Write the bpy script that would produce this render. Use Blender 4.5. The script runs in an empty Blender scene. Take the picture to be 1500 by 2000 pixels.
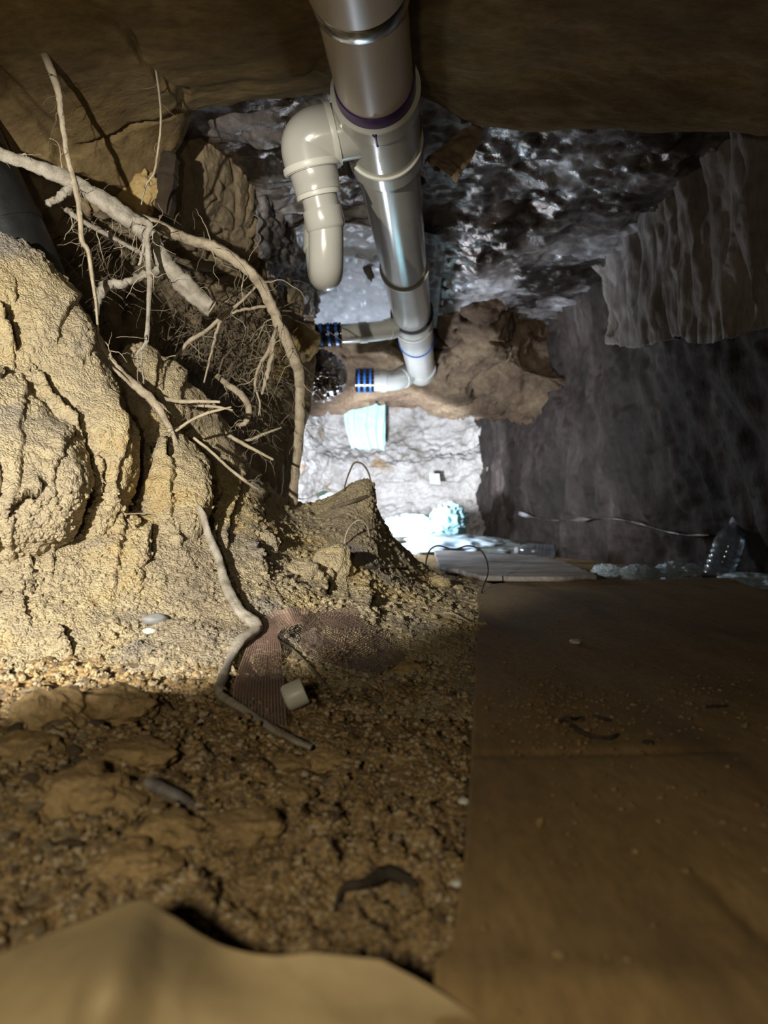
import bpy, math, random
import numpy as np
from mathutils import Vector, Matrix
R = math.radians
scene = bpy.context.scene
COL = scene.collection

# ------------------------------------------------------------------ camera
F = 1390.0            # focal length in pixels of the 1500x2000 frame
CAMZ = 0.18           # camera height above the tunnel floor (m)
cam = bpy.data.cameras.new('camera')
cam.sensor_fit = 'VERTICAL'
cam.sensor_height = 36.0
cam.lens = F * 36.0 / 2000.0
cam.clip_start = 0.01
cam.dof.use_dof = True
cam.dof.focus_distance = 1.0
cam.dof.aperture_fstop = 6.6
camo = bpy.data.objects.new('camera', cam)
camo.location = (0, 0, CAMZ)
camo.rotation_euler = (R(90), 0, 0)
COL.objects.link(camo)
scene.camera = camo

# ------------------------------------------------------------------ world, lamps, exposure
w = bpy.data.worlds.new('world')
scene.world = w
w.use_nodes = True
w.node_tree.nodes['Background'].inputs[0].default_value = (0.6, 0.5, 0.4, 1)
w.node_tree.nodes['Background'].inputs[1].default_value = 0.0
vs = scene.view_settings
vs.view_transform = 'Standard'
vs.look = 'None'
vs.gamma = 1.0
vs.use_curve_mapping = False
vs.exposure = 0.0


def P(px, py, d):
    return Vector(((px - 750.0) / F * d, d, CAMZ + (1000.0 - py) / F * d))


def G(px, py, z=0.0):
    """point on the horizontal plane z seen at a pixel"""
    d = (CAMZ - z) * F / (py - 1000.0)
    return P(px, py, d)


def lamp(name, kind, loc, target, energy, color, **kw):
    l = bpy.data.lights.new(name, kind)
    l.energy = energy
    l.color = color
    for k, v in kw.items():
        setattr(l, k, v)
    o = bpy.data.objects.new(name, l)
    o.location = loc
    if target is not None:
        o.rotation_euler = (Vector(target) - Vector(loc)).to_track_quat('-Z', 'Y').to_euler()
    COL.objects.link(o)
    return o


# hand torch held low at the left of the camera: beam on the bank and the roots
TL = Vector((-0.41, -0.06, 0.30))
lamp('torch', 'SPOT', TL, P(250, 825, 1.0), 84.0, (1.0, 0.95, 0.84),
     spot_size=R(56), spot_blend=0.42, shadow_soft_size=0.007)
# added fill lamp near the camera, standing in for the torch's wide spill
lamp('camera_fill', 'POINT', Vector((-0.10, -0.06, 0.215)), None, 4.3, (1.0, 0.86, 0.62), shadow_soft_size=0.02)
# cold work light on the floor behind the mound, turned to the far wall
WL = P(690, 1018, 2.6)
lamp('work_light', 'AREA', WL, WL + Vector((0.16, 0.66, 0.66)), 12.0, (0.74, 0.84, 1.0),
     shape='DISK', size=0.08)
lamp('work_light_beam', 'SPOT', WL, P(785, 905, 4.2), 200.0, (0.76, 0.85, 1.0), spot_size=R(62), spot_blend=0.35, shadow_soft_size=0.03)
lamp('far_fill', 'POINT', WL + Vector((0.02, -0.02, 0.02)), None, 8.0, (0.74, 0.84, 1.0), shadow_soft_size=0.04)  # added all-round fill lamp, brightens the scraps behind the work light

# ------------------------------------------------------------------ numpy noise
M32 = np.uint64(0xFFFFFFFF)


def _h(ix, iy, iz, s):
    x = (ix.astype(np.int64) * 374761393 + iy.astype(np.int64) * 668265263 + iz.astype(np.int64) * 2147483647 + s * 974634777).astype(np.uint64) & M32
    x = ((x ^ (x >> np.uint64(13))) * np.uint64(1274126177)) & M32
    x = ((x ^ (x >> np.uint64(16))) * np.uint64(2246822519)) & M32
    x = x ^ (x >> np.uint64(15))
    return (x & np.uint64(0xFFFFFF)).astype(np.float32) / np.float32(0xFFFFFF)


def vnoise(p, s=0):
    i = np.floor(p)
    f = (p - i).astype(np.float32)
    u = f * f * f * (f * (f * 6 - 15) + 10)
    i = i.astype(np.int64)
    r = 0
    for dx in (0, 1):
        wx = u[:, 0] if dx else 1 - u[:, 0]
        for dy in (0, 1):
            wy = u[:, 1] if dy else 1 - u[:, 1]
            for dz in (0, 1):
                wz = u[:, 2] if dz else 1 - u[:, 2]
                r = r + wx * wy * wz * _h(i[:, 0] + dx, i[:, 1] + dy, i[:, 2] + dz, s)
    return r * 2 - 1


def fbm(p, octs=4, s=0, gain=0.5):
    a, t, r = 1.0, 0.0, 0
    for k in range(octs):
        r = r + a * vnoise(p * (2.03 ** k) + 17.3 * k, s + k)
        t += a
        a *= gain
    return r / t


def worley(p, s=0):
    """F1 and F2-F1 of jittered cells"""
    i = np.floor(p).astype(np.int64)
    f1 = np.full(len(p), 9.0, np.float32)
    f2 = np.full(len(p), 9.0, np.float32)
    for dx in (-1, 0, 1):
        for dy in (-1, 0, 1):
            for dz in (-1, 0, 1):
                a, b, c = i[:, 0] + dx, i[:, 1] + dy, i[:, 2] + dz
                d = ((a + _h(a, b, c, s) - p[:, 0]) ** 2 + (b + _h(a, b, c, s + 1) - p[:, 1]) ** 2 + (c + _h(a, b, c, s + 2) - p[:, 2]) ** 2).astype(np.float32)
                m = d < f1
                f2 = np.where(m, f1, np.minimum(f2, d))
                f1 = np.where(m, d, f1)
    f1, f2 = np.sqrt(f1), np.sqrt(f2)
    return f1, f2 - f1


def sstep(a, b, x):
    t = np.clip((x - a) / (b - a), 0, 1)
    return t * t * (3 - 2 * t)


# ------------------------------------------------------------------ object helpers
def tag(o, label, cat=None, group=None, kind=None):
    o['label'] = label
    if cat: o['category'] = cat
    if group: o['group'] = group
    if kind: o['kind'] = kind
    return o


def empty(name, loc, label, cat, group=None):
    o = bpy.data.objects.new(name, None)
    o.empty_display_size = 0.05
    o.location = loc
    COL.objects.link(o)
    return tag(o, label, cat, group)


class MB:
    """collects vertices and faces, links them as ONE mesh object"""

    def __init__(self):
        self.v, self.f, self.n = [], [], 0

    def add(self, v, f):
        v = np.asarray(v, float)
        self.v.append(v)
        f = [tuple(int(k) + self.n for k in q) for q in f]
        self.f += f
        self.n += len(v)
        return self

    def build(self, name, mat, parent=None, smooth=True, centre=True):
        v = np.concatenate(self.v)
        me = bpy.data.meshes.new(name)
        off = np.zeros(3)
        if parent is not None:
            off = wloc(parent)
        elif centre:
            off = np.array([(v[:, 0].min() + v[:, 0].max()) / 2, (v[:, 1].min() + v[:, 1].max()) / 2, v[:, 2].min()])
        me.from_pydata((v - off).tolist(), [], self.f)
        me.update()
        if smooth:
            me.polygons.foreach_set('use_smooth', [True] * len(me.polygons))
        me.materials.append(mat)
        o = bpy.data.objects.new(name, me)
        COL.objects.link(o)
        if parent is not None:
            o.parent = parent
        else:
            o.location = off
        return o


def wloc(o):
    l = np.array(o.location)
    while o.parent is not None:
        o = o.parent
        l = l + np.array(o.location)
    return l


def grid_obj(name, V, mat, parent=None, wrap=False):
    """V: (nv, nu, 3) array of points -> mesh"""
    nv, nu = V.shape[:2]
    me = bpy.data.meshes.new(name)
    off = wloc(parent) if parent is not None else np.zeros(3)
    idx = np.arange(nv * nu).reshape(nv, nu)
    q = np.stack([idx[:-1, :-1], idx[:-1, 1:], idx[1:, 1:], idx[1:, :-1]], -1).reshape(-1, 4)
    me.vertices.add(nv * nu)
    me.vertices.foreach_set('co', (V.reshape(-1, 3) - off).astype(np.float32).ravel())
    me.loops.add(q.size)
    me.loops.foreach_set('vertex_index', q.astype(np.int32).ravel())
    me.polygons.add(len(q))
    me.polygons.foreach_set('loop_start', np.arange(0, q.size, 4, dtype=np.int32))
    me.polygons.foreach_set('use_smooth', np.ones(len(q), bool))
    me.update(calc_edges=True)
    me.materials.append(mat)
    o = bpy.data.objects.new(name, me)
    COL.objects.link(o)
    if parent is not None: o.parent = parent
    return o


def cr(A, n):
    """Catmull-Rom resampling of A along axis 0 to n samples"""
    A = np.asarray(A, float)
    m = len(A)
    t = np.linspace(0, m - 1, n)
    i = np.clip(np.floor(t).astype(int), 0, m - 2)
    f = (t - i).reshape((-1,) + (1,) * (A.ndim - 1))
    p0, p1, p2, p3 = A[np.clip(i - 1, 0, m - 1)], A[i], A[i + 1], A[np.clip(i + 2, 0, m - 1)]
    return 0.5 * ((2 * p1) + (-p0 + p2) * f + (2 * p0 - 5 * p1 + 4 * p2 - p3) * f * f + (-p0 + 3 * p1 - 3 * p2 + p3) * f ** 3)


def loft(ctrl, nv, nu):
    """ctrl: rows of (px, py, d) or Vector -> (nv, nu, 3) world points"""
    A = np.array([[tuple(c) if isinstance(c, Vector) else tuple(P(*c)) for c in row] for row in ctrl])
    A = cr(A, nv)
    return cr(A.transpose(1, 0, 2), nu).transpose(1, 0, 2)


def gnormals(V, towards=(0, 0, CAMZ)):
    du = np.gradient(V, axis=1)
    dv = np.gradient(V, axis=0)
    n = np.cross(du, dv)
    n /= np.linalg.norm(n, axis=-1, keepdims=True) + 1e-9
    nv, nu = V.shape[:2]
    c = n[nv // 2, nu // 2]
    if np.dot(c, np.array(towards) - V[nv // 2, nu // 2]) < 0: n = -n
    return n


def to_px(V):
    d = np.maximum(V[..., 1], 0.05)
    return 750 + V[..., 0] / d * F, 1000 - (V[..., 2] - CAMZ) / d * F


def seg_dist(px, py, line):
    """signed distance (px) to a polyline: negative on its left when drawn downwards; and 0..1 along it"""
    best = np.full(px.shape, 1e9)
    sg = np.zeros(px.shape)
    al = np.zeros(px.shape)
    n = len(line) - 1
    for k in range(n):
        (x0, y0), (x1, y1) = line[k], line[k + 1]
        dx, dy = x1 - x0, y1 - y0
        L2 = dx * dx + dy * dy
        t = np.clip(((px - x0) * dx + (py - y0) * dy) / L2, 0, 1)
        qx, qy = px - x0 - t * dx, py - y0 - t * dy
        d = np.hypot(qx, qy)
        m = d < best
        best = np.where(m, d, best)
        sg = np.where(m, np.sign(dy * qx - dx * qy), sg)
        al = np.where(m, (k + t) / n, al)
    return best * sg, al


# ------------------------------------------------------------------ materials
def new_mat(name):
    m = bpy.data.materials.new(name)
    m.use_nodes = True
    nt = m.node_tree
    b = nt.nodes['Principled BSDF']
    return m, nt, b


def nd(nt, t, **kw):
    n = nt.nodes.new(t)
    for k, v in kw.items():
        if k in n.inputs: n.inputs[k].default_value = v
        else: setattr(n, k, v)
    return n


def soil_mat(name, cols, scale=6.0, rough=0.95, bump=0.6, bdist=0.004, bscale=260, stretch=(1, 1, 1), spec=0.15, patch=None, metal=None, grain=0):
    """cols: list of (pos, rgb) for a noise driven ramp"""
    m, nt, b = new_mat(name)
    L = nt.links.new
    tc = nd(nt, 'ShaderNodeTexCoord')
    mp = nd(nt, 'ShaderNodeMapping')
    mp.inputs['Scale'].default_value = stretch
    L(tc.outputs['Object'], mp.inputs['Vector'])
    n1 = nd(nt, 'ShaderNodeTexNoise', Scale=scale, Detail=8.0, Roughness=0.62, Distortion=0.4)
    L(mp.outputs[0], n1.inputs['Vector'])
    rp = nd(nt, 'ShaderNodeValToRGB')
    el = rp.color_ramp.elements
    while len(el) > 1: el.remove(el[-1])
    el[0].position, el[0].color = cols[0][0], (*cols[0][1], 1)
    for p_, c_ in cols[1:]:
        e = el.new(p_)
        e.color = (*c_, 1)
    L(n1.outputs['Fac'], rp.inputs['Fac'])
    n2 = nd(nt, 'ShaderNodeTexNoise', Scale=scale * 14, Detail=4.0, Roughness=0.7)
    L(mp.outputs[0], n2.inputs['Vector'])
    mx = nd(nt, 'ShaderNodeMix', data_type='RGBA', blend_type='OVERLAY')
    mx.inputs[0].default_value = 0.55
    L(rp.outputs['Color'], mx.inputs[6])
    L(n2.outputs['Fac'], mx.inputs[7])
    out = mx.outputs[2]
    if patch:
        for (pcol, psc, lo, hi) in patch:
            n3 = nd(nt, 'ShaderNodeTexNoise', Scale=psc, Detail=3.0, Roughness=0.5)
            L(mp.outputs[0], n3.inputs['Vector'])
            mr = nd(nt, 'ShaderNodeMapRange')
            mr.inputs[1].default_value, mr.inputs[2].default_value = lo, hi
            L(n3.outputs['Fac'], mr.inputs[0])
            m2 = nd(nt, 'ShaderNodeMix', data_type='RGBA')
            L(mr.outputs[0], m2.inputs[0])
            L(out, m2.inputs[6])
            m2.inputs[7].default_value = (*pcol, 1)
            out = m2.outputs[2]
    L(out, b.inputs['Base Color'])
    b.inputs['Roughness'].default_value = rough
    b.inputs['Specular IOR Level'].default_value = spec
    if metal:
        mv, sc, lo, hi, rr = metal
        n4 = nd(nt, 'ShaderNodeTexNoise', Scale=sc, Detail=4.0, Roughness=0.6)
        L(mp.outputs[0], n4.inputs['Vector'])
        mr = nd(nt, 'ShaderNodeMapRange')
        mr.inputs[1].default_value, mr.inputs[2].default_value = lo, hi
        mr.inputs[3].default_value, mr.inputs[4].default_value = 0.0, mv
        L(n4.outputs['Fac'], mr.inputs[0])
        L(mr.outputs[0], b.inputs['Metallic'])
        mr2 = nd(nt, 'ShaderNodeMapRange')
        mr2.inputs[1].default_value, mr2.inputs[2].default_value = lo, hi
        mr2.inputs[3].default_value, mr2.inputs[4].default_value = rough, rr
        L(n4.outputs['Fac'], mr2.inputs[0])
        L(mr2.outputs[0], b.inputs['Roughness'])
    n5 = nd(nt, 'ShaderNodeTexNoise', Scale=bscale, Detail=5.0, Roughness=0.65)
    L(mp.outputs[0], n5.inputs['Vector'])
    bp = nd(nt, 'ShaderNodeBump', Strength=bump, Distance=bdist)
    if grain:
        vo = nd(nt, 'ShaderNodeTexVoronoi', Scale=grain)
        L(mp.outputs[0], vo.inputs['Vector'])
        ad = nd(nt, 'ShaderNodeMath', operation='SUBTRACT')
        L(n5.outputs['Fac'], ad.inputs[0])
        L(vo.outputs['Distance'], ad.inputs[1])
        L(ad.outputs[0], bp.inputs['Height'])
    else:
        L(n5.outputs['Fac'], bp.inputs['Height'])
    L(bp.outputs[0], b.inputs['Normal'])
    return m


def plain_mat(name, col, rough=0.4, metal=0.0, spec=0.5, var=0.0, vscale=20, bump=0.0, bscale=80, col2=None, trans=0.0, coat=0.0):
    m, nt, b = new_mat(name)
    L = nt.links.new
    b.inputs['Roughness'].default_value = rough
    b.inputs['Metallic'].default_value = metal
    b.inputs['Specular IOR Level'].default_value = spec
    b.inputs['Transmission Weight'].default_value = trans
    b.inputs['Coat Weight'].default_value = coat
    tc = nd(nt, 'ShaderNodeTexCoord')
    n1 = nd(nt, 'ShaderNodeTexNoise', Scale=vscale, Detail=6.0, Roughness=0.6)
    L(tc.outputs['Object'], n1.inputs['Vector'])
    c2 = col2 or tuple(c * (1 - var) for c in col)
    mr = nd(nt, 'ShaderNodeMapRange')
    mr.inputs[1].default_value, mr.inputs[2].default_value = 0.35, 0.65
    L(n1.outputs['Fac'], mr.inputs[0])
    mx = nd(nt, 'ShaderNodeMix', data_type='RGBA')
    L(mr.outputs[0], mx.inputs[0])
    mx.inputs[6].default_value = (*col, 1)
    mx.inputs[7].default_value = (*c2, 1)
    L(mx.outputs[2], b.inputs['Base Color'])
    if bump:
        n2 = nd(nt, 'ShaderNodeTexNoise', Scale=bscale, Detail=4.0)
        L(tc.outputs['Object'], n2.inputs['Vector'])
        bp = nd(nt, 'ShaderNodeBump', Strength=bump, Distance=0.003)
        L(n2.outputs['Fac'], bp.inputs['Height'])
        L(bp.outputs[0], b.inputs['Normal'])
    return m


MAT = {}
MAT['bank'] = soil_mat('bank_soil', [(0.28, (0.33, 0.27, 0.19)), (0.42, (0.47, 0.39, 0.265)), (0.52, (0.56, 0.46, 0.29)), (0.64, (0.60, 0.455, 0.225)), (0.78, (0.55, 0.48, 0.36))],
                       scale=5.5, bump=1.0, bdist=0.0035, bscale=420, grain=360, patch=[((0.33, 0.29, 0.24), 8, 0.56, 0.70)])
MAT['floor'] = soil_mat('floor_soil', [(0.3, (0.20, 0.14, 0.075)), (0.5, (0.34, 0.235, 0.115)), (0.7, (0.42, 0.30, 0.15))], scale=9, bump=1.0, bdist=0.003, bscale=380, grain=330,
                        patch=[((0.13, 0.11, 0.09), 14, 0.62, 0.72)])
MAT['clod'] = soil_mat('clod_soil', [(0.3, (0.22, 0.155, 0.085)), (0.5, (0.36, 0.25, 0.12)), (0.7, (0.46, 0.34, 0.18))], scale=18, bump=0.7, bdist=0.003, bscale=300)
MAT['clod_pale'] = soil_mat('clod_pale', [(0.3, (0.34, 0.27, 0.17)), (0.5, (0.44, 0.36, 0.24)), (0.7, (0.52, 0.44, 0.31))], scale=18, bump=0.7, bdist=0.003, bscale=300)
MAT['clod_dark'] = soil_mat('clod_dark', [(0.3, (0.11, 0.085, 0.06)), (0.5, (0.18, 0.135, 0.09)), (0.7, (0.24, 0.18, 0.12))], scale=18, bump=0.7, bdist=0.003, bscale=300)
MAT['wall'] = soil_mat('wall_soil', [(0.3, (0.16, 0.12, 0.08)), (0.5, (0.30, 0.235, 0.15)), (0.62, (0.34, 0.26, 0.16)), (0.75, (0.42, 0.28, 0.11))], scale=4.5, bump=0.7, bdist=0.004, bscale=160)
MAT['slab'] = soil_mat('slab_clay', [(0.3, (0.105, 0.07, 0.035)), (0.5, (0.18, 0.125, 0.058)), (0.66, (0.29, 0.215, 0.10)), (0.76, (0.40, 0.31, 0.16))], scale=5, bump=0.5, bdist=0.004, bscale=120, stretch=(0.6, 1.2, 1.6))
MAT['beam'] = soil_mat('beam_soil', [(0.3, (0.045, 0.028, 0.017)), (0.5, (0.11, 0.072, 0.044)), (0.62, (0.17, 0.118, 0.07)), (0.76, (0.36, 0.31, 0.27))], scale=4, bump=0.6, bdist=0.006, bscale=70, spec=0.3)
MAT['foil'] = soil_mat('dusty_foil', [(0.3, (0.09, 0.07, 0.06)), (0.5, (0.20, 0.175, 0.165)), (0.7, (0.60, 0.60, 0.62))], scale=5, rough=0.5, bump=0.5, bdist=0.008, bscale=45,
                       stretch=(1, 1.0, 1), spec=0.5, metal=(0.95, 4.0, 0.42, 0.55, 0.17))
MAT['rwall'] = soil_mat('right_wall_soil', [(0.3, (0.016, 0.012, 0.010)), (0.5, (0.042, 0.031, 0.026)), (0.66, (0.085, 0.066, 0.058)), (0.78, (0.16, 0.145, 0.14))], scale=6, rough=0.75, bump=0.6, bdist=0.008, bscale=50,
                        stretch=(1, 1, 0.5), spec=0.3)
MAT['back'] = soil_mat('far_wall_soil', [(0.3, (0.30, 0.26, 0.22)), (0.5, (0.52, 0.48, 0.44)), (0.72, (0.66, 0.62, 0.56))], scale=6, bump=0.8, bdist=0.01, bscale=60, patch=[((0.33, 0.22, 0.12), 5, 0.62, 0.72)])
MAT['pvc'] = plain_mat('pvc', (0.45, 0.44, 0.40), rough=0.20, spec=0.8, var=0.10, vscale=9, bump=0.03, bscale=30)
MAT['pvc_warm'] = plain_mat('pvc_warm', (0.58, 0.50, 0.415), rough=0.34, spec=0.45, var=0.10, vscale=9)
MAT['pvc_lip'] = plain_mat('pvc_lip', (0.56, 0.55, 0.49), rough=0.4, spec=0.4)
MAT['steel'] = plain_mat('steel', (0.62, 0.62, 0.62), rough=0.22, metal=1.0, var=0.25, vscale=40)
MAT['rubber'] = plain_mat('rubber', (0.015, 0.015, 0.017), rough=0.5)
MAT['blue'] = plain_mat('blue_tape', (0.03, 0.14, 0.50), rough=0.4)
MAT['primer'] = plain_mat('purple_primer', (0.055, 0.02, 0.13), rough=0.3)
MAT['primer_pale'] = plain_mat('purple_primer_pale', (0.36, 0.27, 0.46), rough=0.4, col2=(0.56, 0.52, 0.5))
MAT['bark'] = soil_mat('root_bark', [(0.3, (0.24, 0.19, 0.13)), (0.5, (0.44, 0.37, 0.27)), (0.7, (0.56, 0.48, 0.36))], scale=45, bump=0.8, bdist=0.002, bscale=500)
MAT['bark_grey'] = soil_mat('root_bark_grey', [(0.3, (0.20, 0.17, 0.13)), (0.5, (0.38, 0.34, 0.28)), (0.7, (0.50, 0.46, 0.39))], scale=45, bump=0.8, bdist=0.002, bscale=500)
MAT['cutwood'] = plain_mat('cut_wood', (0.55, 0.44, 0.29), rough=0.8, var=0.3, vscale=200)
MAT['rootlet'] = plain_mat('rootlet', (0.50, 0.42, 0.30), rough=0.85, var=0.35, vscale=60)
MAT['rootdark'] = plain_mat('root_dark', (0.20, 0.155, 0.10), rough=0.9, var=0.4, vscale=50)
MAT['blackpipe'] = plain_mat('black_plastic', (0.018, 0.018, 0.018), rough=0.42, spec=0.4, var=0.4, vscale=30, bump=0.15, bscale=90)
MAT['card'] = soil_mat('cardboard', [(0.3, (0.215, 0.138, 0.060)), (0.5, (0.275, 0.183, 0.080)), (0.7, (0.32, 0.222, 0.105))], scale=7, rough=0.8, bump=0.12, bdist=0.002, bscale=200,
                       stretch=(1.8, 0.5, 1), spec=0.25, patch=[((0.15, 0.10, 0.055), 5.5, 0.54, 0.72)])
MAT['kraft'] = plain_mat('kraft_paper', (0.36, 0.275, 0.145), rough=0.7, var=0.2, vscale=12, bump=0.1)
MAT['mesh'] = plain_mat('mesh_webbing', (0.46, 0.31, 0.24), rough=0.5, var=0.2, vscale=60)
MAT['mesh_shade'] = plain_mat('mesh_webbing_shade', (0.20, 0.125, 0.10), rough=0.6, var=0.2, vscale=60)  # darker colour on the cross strands paints in shade of the mesh gaps
MAT['cap'] = plain_mat('white_cap', (0.62, 0.62, 0.54), rough=0.4, spec=0.5, var=0.1)
MAT['cap'].node_tree.nodes['Principled BSDF'].inputs['Subsurface Weight'].default_value = 0.25
MAT['cap'].node_tree.nodes['Principled BSDF'].inputs['Subsurface Radius'].default_value = (0.01, 0.01, 0.01)
MAT['plastic'] = plain_mat('white_plastic_sheet', (0.60, 0.72, 0.80), rough=0.35, spec=0.5, var=0.15, vscale=8, bump=0.3, bscale=30)
MAT['plastic_cyan'] = plain_mat('cyan_plastic_bag', (0.55, 0.86, 0.86), rough=0.3, spec=0.5, var=0.12, vscale=8)
MAT['clear'] = plain_mat('clear_plastic', (0.85, 0.92, 1.0), rough=0.06, spec=0.5, trans=0.96)
MAT['capwhite'] = plain_mat('bottle_cap', (0.55, 0.56, 0.58), rough=0.4)
MAT['board'] = soil_mat('grey_board', [(0.3, (0.16, 0.145, 0.13)), (0.5, (0.36, 0.33, 0.31)), (0.7, (0.54, 0.51, 0.49))], scale=5, bump=0.5, bdist=0.004, bscale=80, stretch=(0.7, 4, 1))
MAT['stone'] = plain_mat('grey_stone', (0.30, 0.30, 0.30), rough=0.8, var=0.3, vscale=60, bump=0.4)
MAT['wire'] = plain_mat('dark_wire', (0.03, 0.022, 0.015), rough=0.7)
MAT['bracket'] = plain_mat('stick_grey', (0.25, 0.235, 0.23), rough=0.8, var=0.3, vscale=50)
MAT['darkbark'] = plain_mat('dark_bark', (0.045, 0.035, 0.025), rough=0.9, var=0.5, vscale=60, bump=0.5)
MAT['stake'] = plain_mat('rotten_stake', (0.05, 0.033, 0.018), rough=.9, var=.5, vscale=40, bump=.6)
MAT['flap'] = plain_mat('brown_paper', (0.52, 0.39, 0.26), rough=0.75, var=0.35, vscale=25, bump=0.3)
MAT['yellowclay'] = soil_mat('yellow_clay', [(0.3, (0.34, 0.24, 0.10)), (0.5, (0.45, 0.32, 0.14)), (0.7, (0.50, 0.39, 0.2))], scale=18, bump=0.6, bdist=0.003, bscale=200)

# ------------------------------------------------------------------ soil surfaces
def crumbs(p, a=1.0, s=0):
    """metres of granular relief"""
    f1, _ = worley(p / 0.013, s)
    g1, _ = worley(p / 0.0055, s + 40)
    k1, _ = worley(p / 0.0033, s + 70)
    return a * (0.0036 * (0.8 - f1) + 0.0028 * (0.8 - g1) + 0.0014 * (0.8 - k1) + 0.0036 * fbm(p / 0.008, 2, s + 9)) * (0.75 + 0.6 * vnoise(p / 0.03, s + 80))


def flakes(px, py, K, s, amp):
    """near-vertical plates in the bank: rise to the right, then drop"""
    q = np.stack([px / 150.0, py / 420.0, np.zeros_like(px)], -1).reshape(-1, 3)
    wv = fbm(q, 3, s).reshape(px.shape)
    q2 = np.stack([px / 60.0, py / 130.0, np.zeros_like(px) + 5], -1).reshape(-1, 3)
    w2 = fbm(q2, 3, s + 7).reshape(px.shape)
    t = px / K + wv * 1.5 + w2 * 0.5 + py / 900.0
    fr = t - np.floor(t)
    saw = np.where(fr < 0.90, fr / 0.90, (1 - fr) / 0.10)
    q3 = np.stack([px / 120.0, py / 150.0, np.zeros_like(px) + 9], -1).reshape(-1, 3)
    mask = sstep(-0.25, 0.45, fbm(q3, 2, s + 20).reshape(px.shape))
    return amp * saw ** 1.3 * mask


def step_relief(px, py, lines, seed=0):
    """authored ledges: raised on the left of each line, trough right of it"""
    q = np.stack([px / 26.0, py / 26.0, np.zeros_like(px)], -1).reshape(-1, 3)
    wob = fbm(q, 4, seed + 3, 0.6).reshape(px.shape) * 15
    r = np.zeros(px.shape)
    for (line, h, tr, wl, wr) in lines:
        d, al = seg_dist(px, py, line)
        d = d + wob
        end = sstep(0.0, 0.2, al) * (1 - sstep(0.8, 1.0, al)) 
        end = np.where((al <= 0) | (al >= 1), 0, end)
        left = np.exp(-np.maximum(-d, 0) / wl) * (d < 0)
        right = np.exp(-(np.maximum(d, 0) / wr) ** 2) * (d >= 0)
        r += end * (h * left - tr * right)
    return r


def soil(ctrl, nv, nu, seed, big=0.012, fl=(60, 0.012), lines=(), gran=1.0, towards=(0, 0, CAMZ), flip=False):
    V = loft(ctrl, nv, nu)
    n = gnormals(V, towards)
    px, py = to_px(V)
    p = V.reshape(-1, 3)
    calm = 1 - sstep(430, 620, px) * 0.85 - 0.0
    calm = calm * (1 - sstep(1230, 1330, py))
    disp = big * fbm(p / 0.16, 4, seed).reshape(nv, nu)
    c1, c2 = worley(p / 0.045, seed + 60)
    disp += (0.006 * (0.6 - c1)).reshape(nv, nu) * gran
    if fl: disp += flakes(px, py, fl[0], seed + 5, fl[1]) * calm
    if lines: disp += step_relief(px, py, lines, seed)
    V = V + n * disp[..., None]
    n = gnormals(V, towards)
    V = V + n * crumbs(V.reshape(-1, 3), gran, seed + 100).reshape(nv, nu)[..., None]
    return V


def bankcols(cols, back=True):
    """columns of (px, [(y, d) bottom..top]) -> rows"""
    rows = []
    k = len(cols[0][1])
    for r_ in range(k):
        rows.append([(c[0], c[1][r_][0], c[1][r_][1]) for c in cols])
    if back:
        top = [P(*q) for q in rows[-1]]
        rows.append([t + Vector((0, 0.05, -0.015)) for t in top])
        rows.append([Vector((t.x, t.y + 0.14, t.z * 0.55)) for t in top])
        rows.append([Vector((t.x, t.y + 0.26, -0.03)) for t in top])
    return rows


D = [(-250, [(1430, .60), (1300, .70), (1200, .76), (1120, .82), (1050, .88), (970, .95), (880, 1.00), (760, 1.06)]),
     (0, [(1430, .60), (1300, .73), (1200, .79), (1120, .84), (1050, .90), (970, .97), (880, 1.03), (740, 1.10)]),
     (150, [(1430, .60), (1300, .735), (1200, .81), (1120, .87), (1050, .93), (970, 1.02), (880, 1.07), (740, 1.13)]),
     (245, [(1430, .60), (1300, .735), (1200, .83), (1120, .89), (1050, .95), (970, 1.04), (850, 1.10), (690, 1.16)]),
     (290, [(1430, .60), (1300, .737), (1200, .84), (1120, .905), (1050, .97), (970, 1.06), (850, 1.12), (685, 1.18)]),
     (373, [(1430, .60), (1300, .74), (1200, .85), (1120, .92), (1050, .99), (970, 1.08), (880, 1.15), (765, 1.22)]),
     (450, [(1430, .60), (1300, .75), (1200, .87), (1120, .96), (1050, 1.04), (980, 1.14), (930, 1.22), (868, 1.32)]),
     (541, [(1430, .60), (1310, .75), (1220, .87), (1150, .97), (1090, 1.08), (1040, 1.20), (1000, 1.33), (965, 1.47)]),
     (610, [(1430, .60), (1310, .76), (1230, .89), (1170, 1.0), (1110, 1.13), (1060, 1.26), (1020, 1.40), (985, 1.52)]),
     (675, [(1430, .60), (1310, .77), (1240, .90), (1180, 1.02), (1120, 1.15), (1065, 1.28), (1000, 1.40), (955, 1.48)]),
     (722, [(1430, .60), (1310, .77), (1240, .91), (1185, 1.03), (1130, 1.17), (1075, 1.30), (1005, 1.42), (948, 1.48)]),
     (752, [(1430, .60), (1320, .77), (1250, .92), (1195, 1.05), (1145, 1.18), (1100, 1.32), (1060, 1.42), (1022, 1.52)]),
     (830, [(1430, .60), (1320, .78), (1255, .93), (1210, 1.06), (1175, 1.20), (1150, 1.34), (1128, 1.48), (1112, 1.60)]),
     (940, [(1430, .60), (1330, .76), (1270, .92), (1235, 1.06), (1205, 1.20), (1185, 1.34), (1168, 1.50), (1150, 1.68)]),
     (1010, [(1460, .60), (1370, .76), (1305, .92), (1265, 1.06), (1230, 1.20), (1208, 1.34), (1190, 1.50), (1172, 1.68)])]
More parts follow.
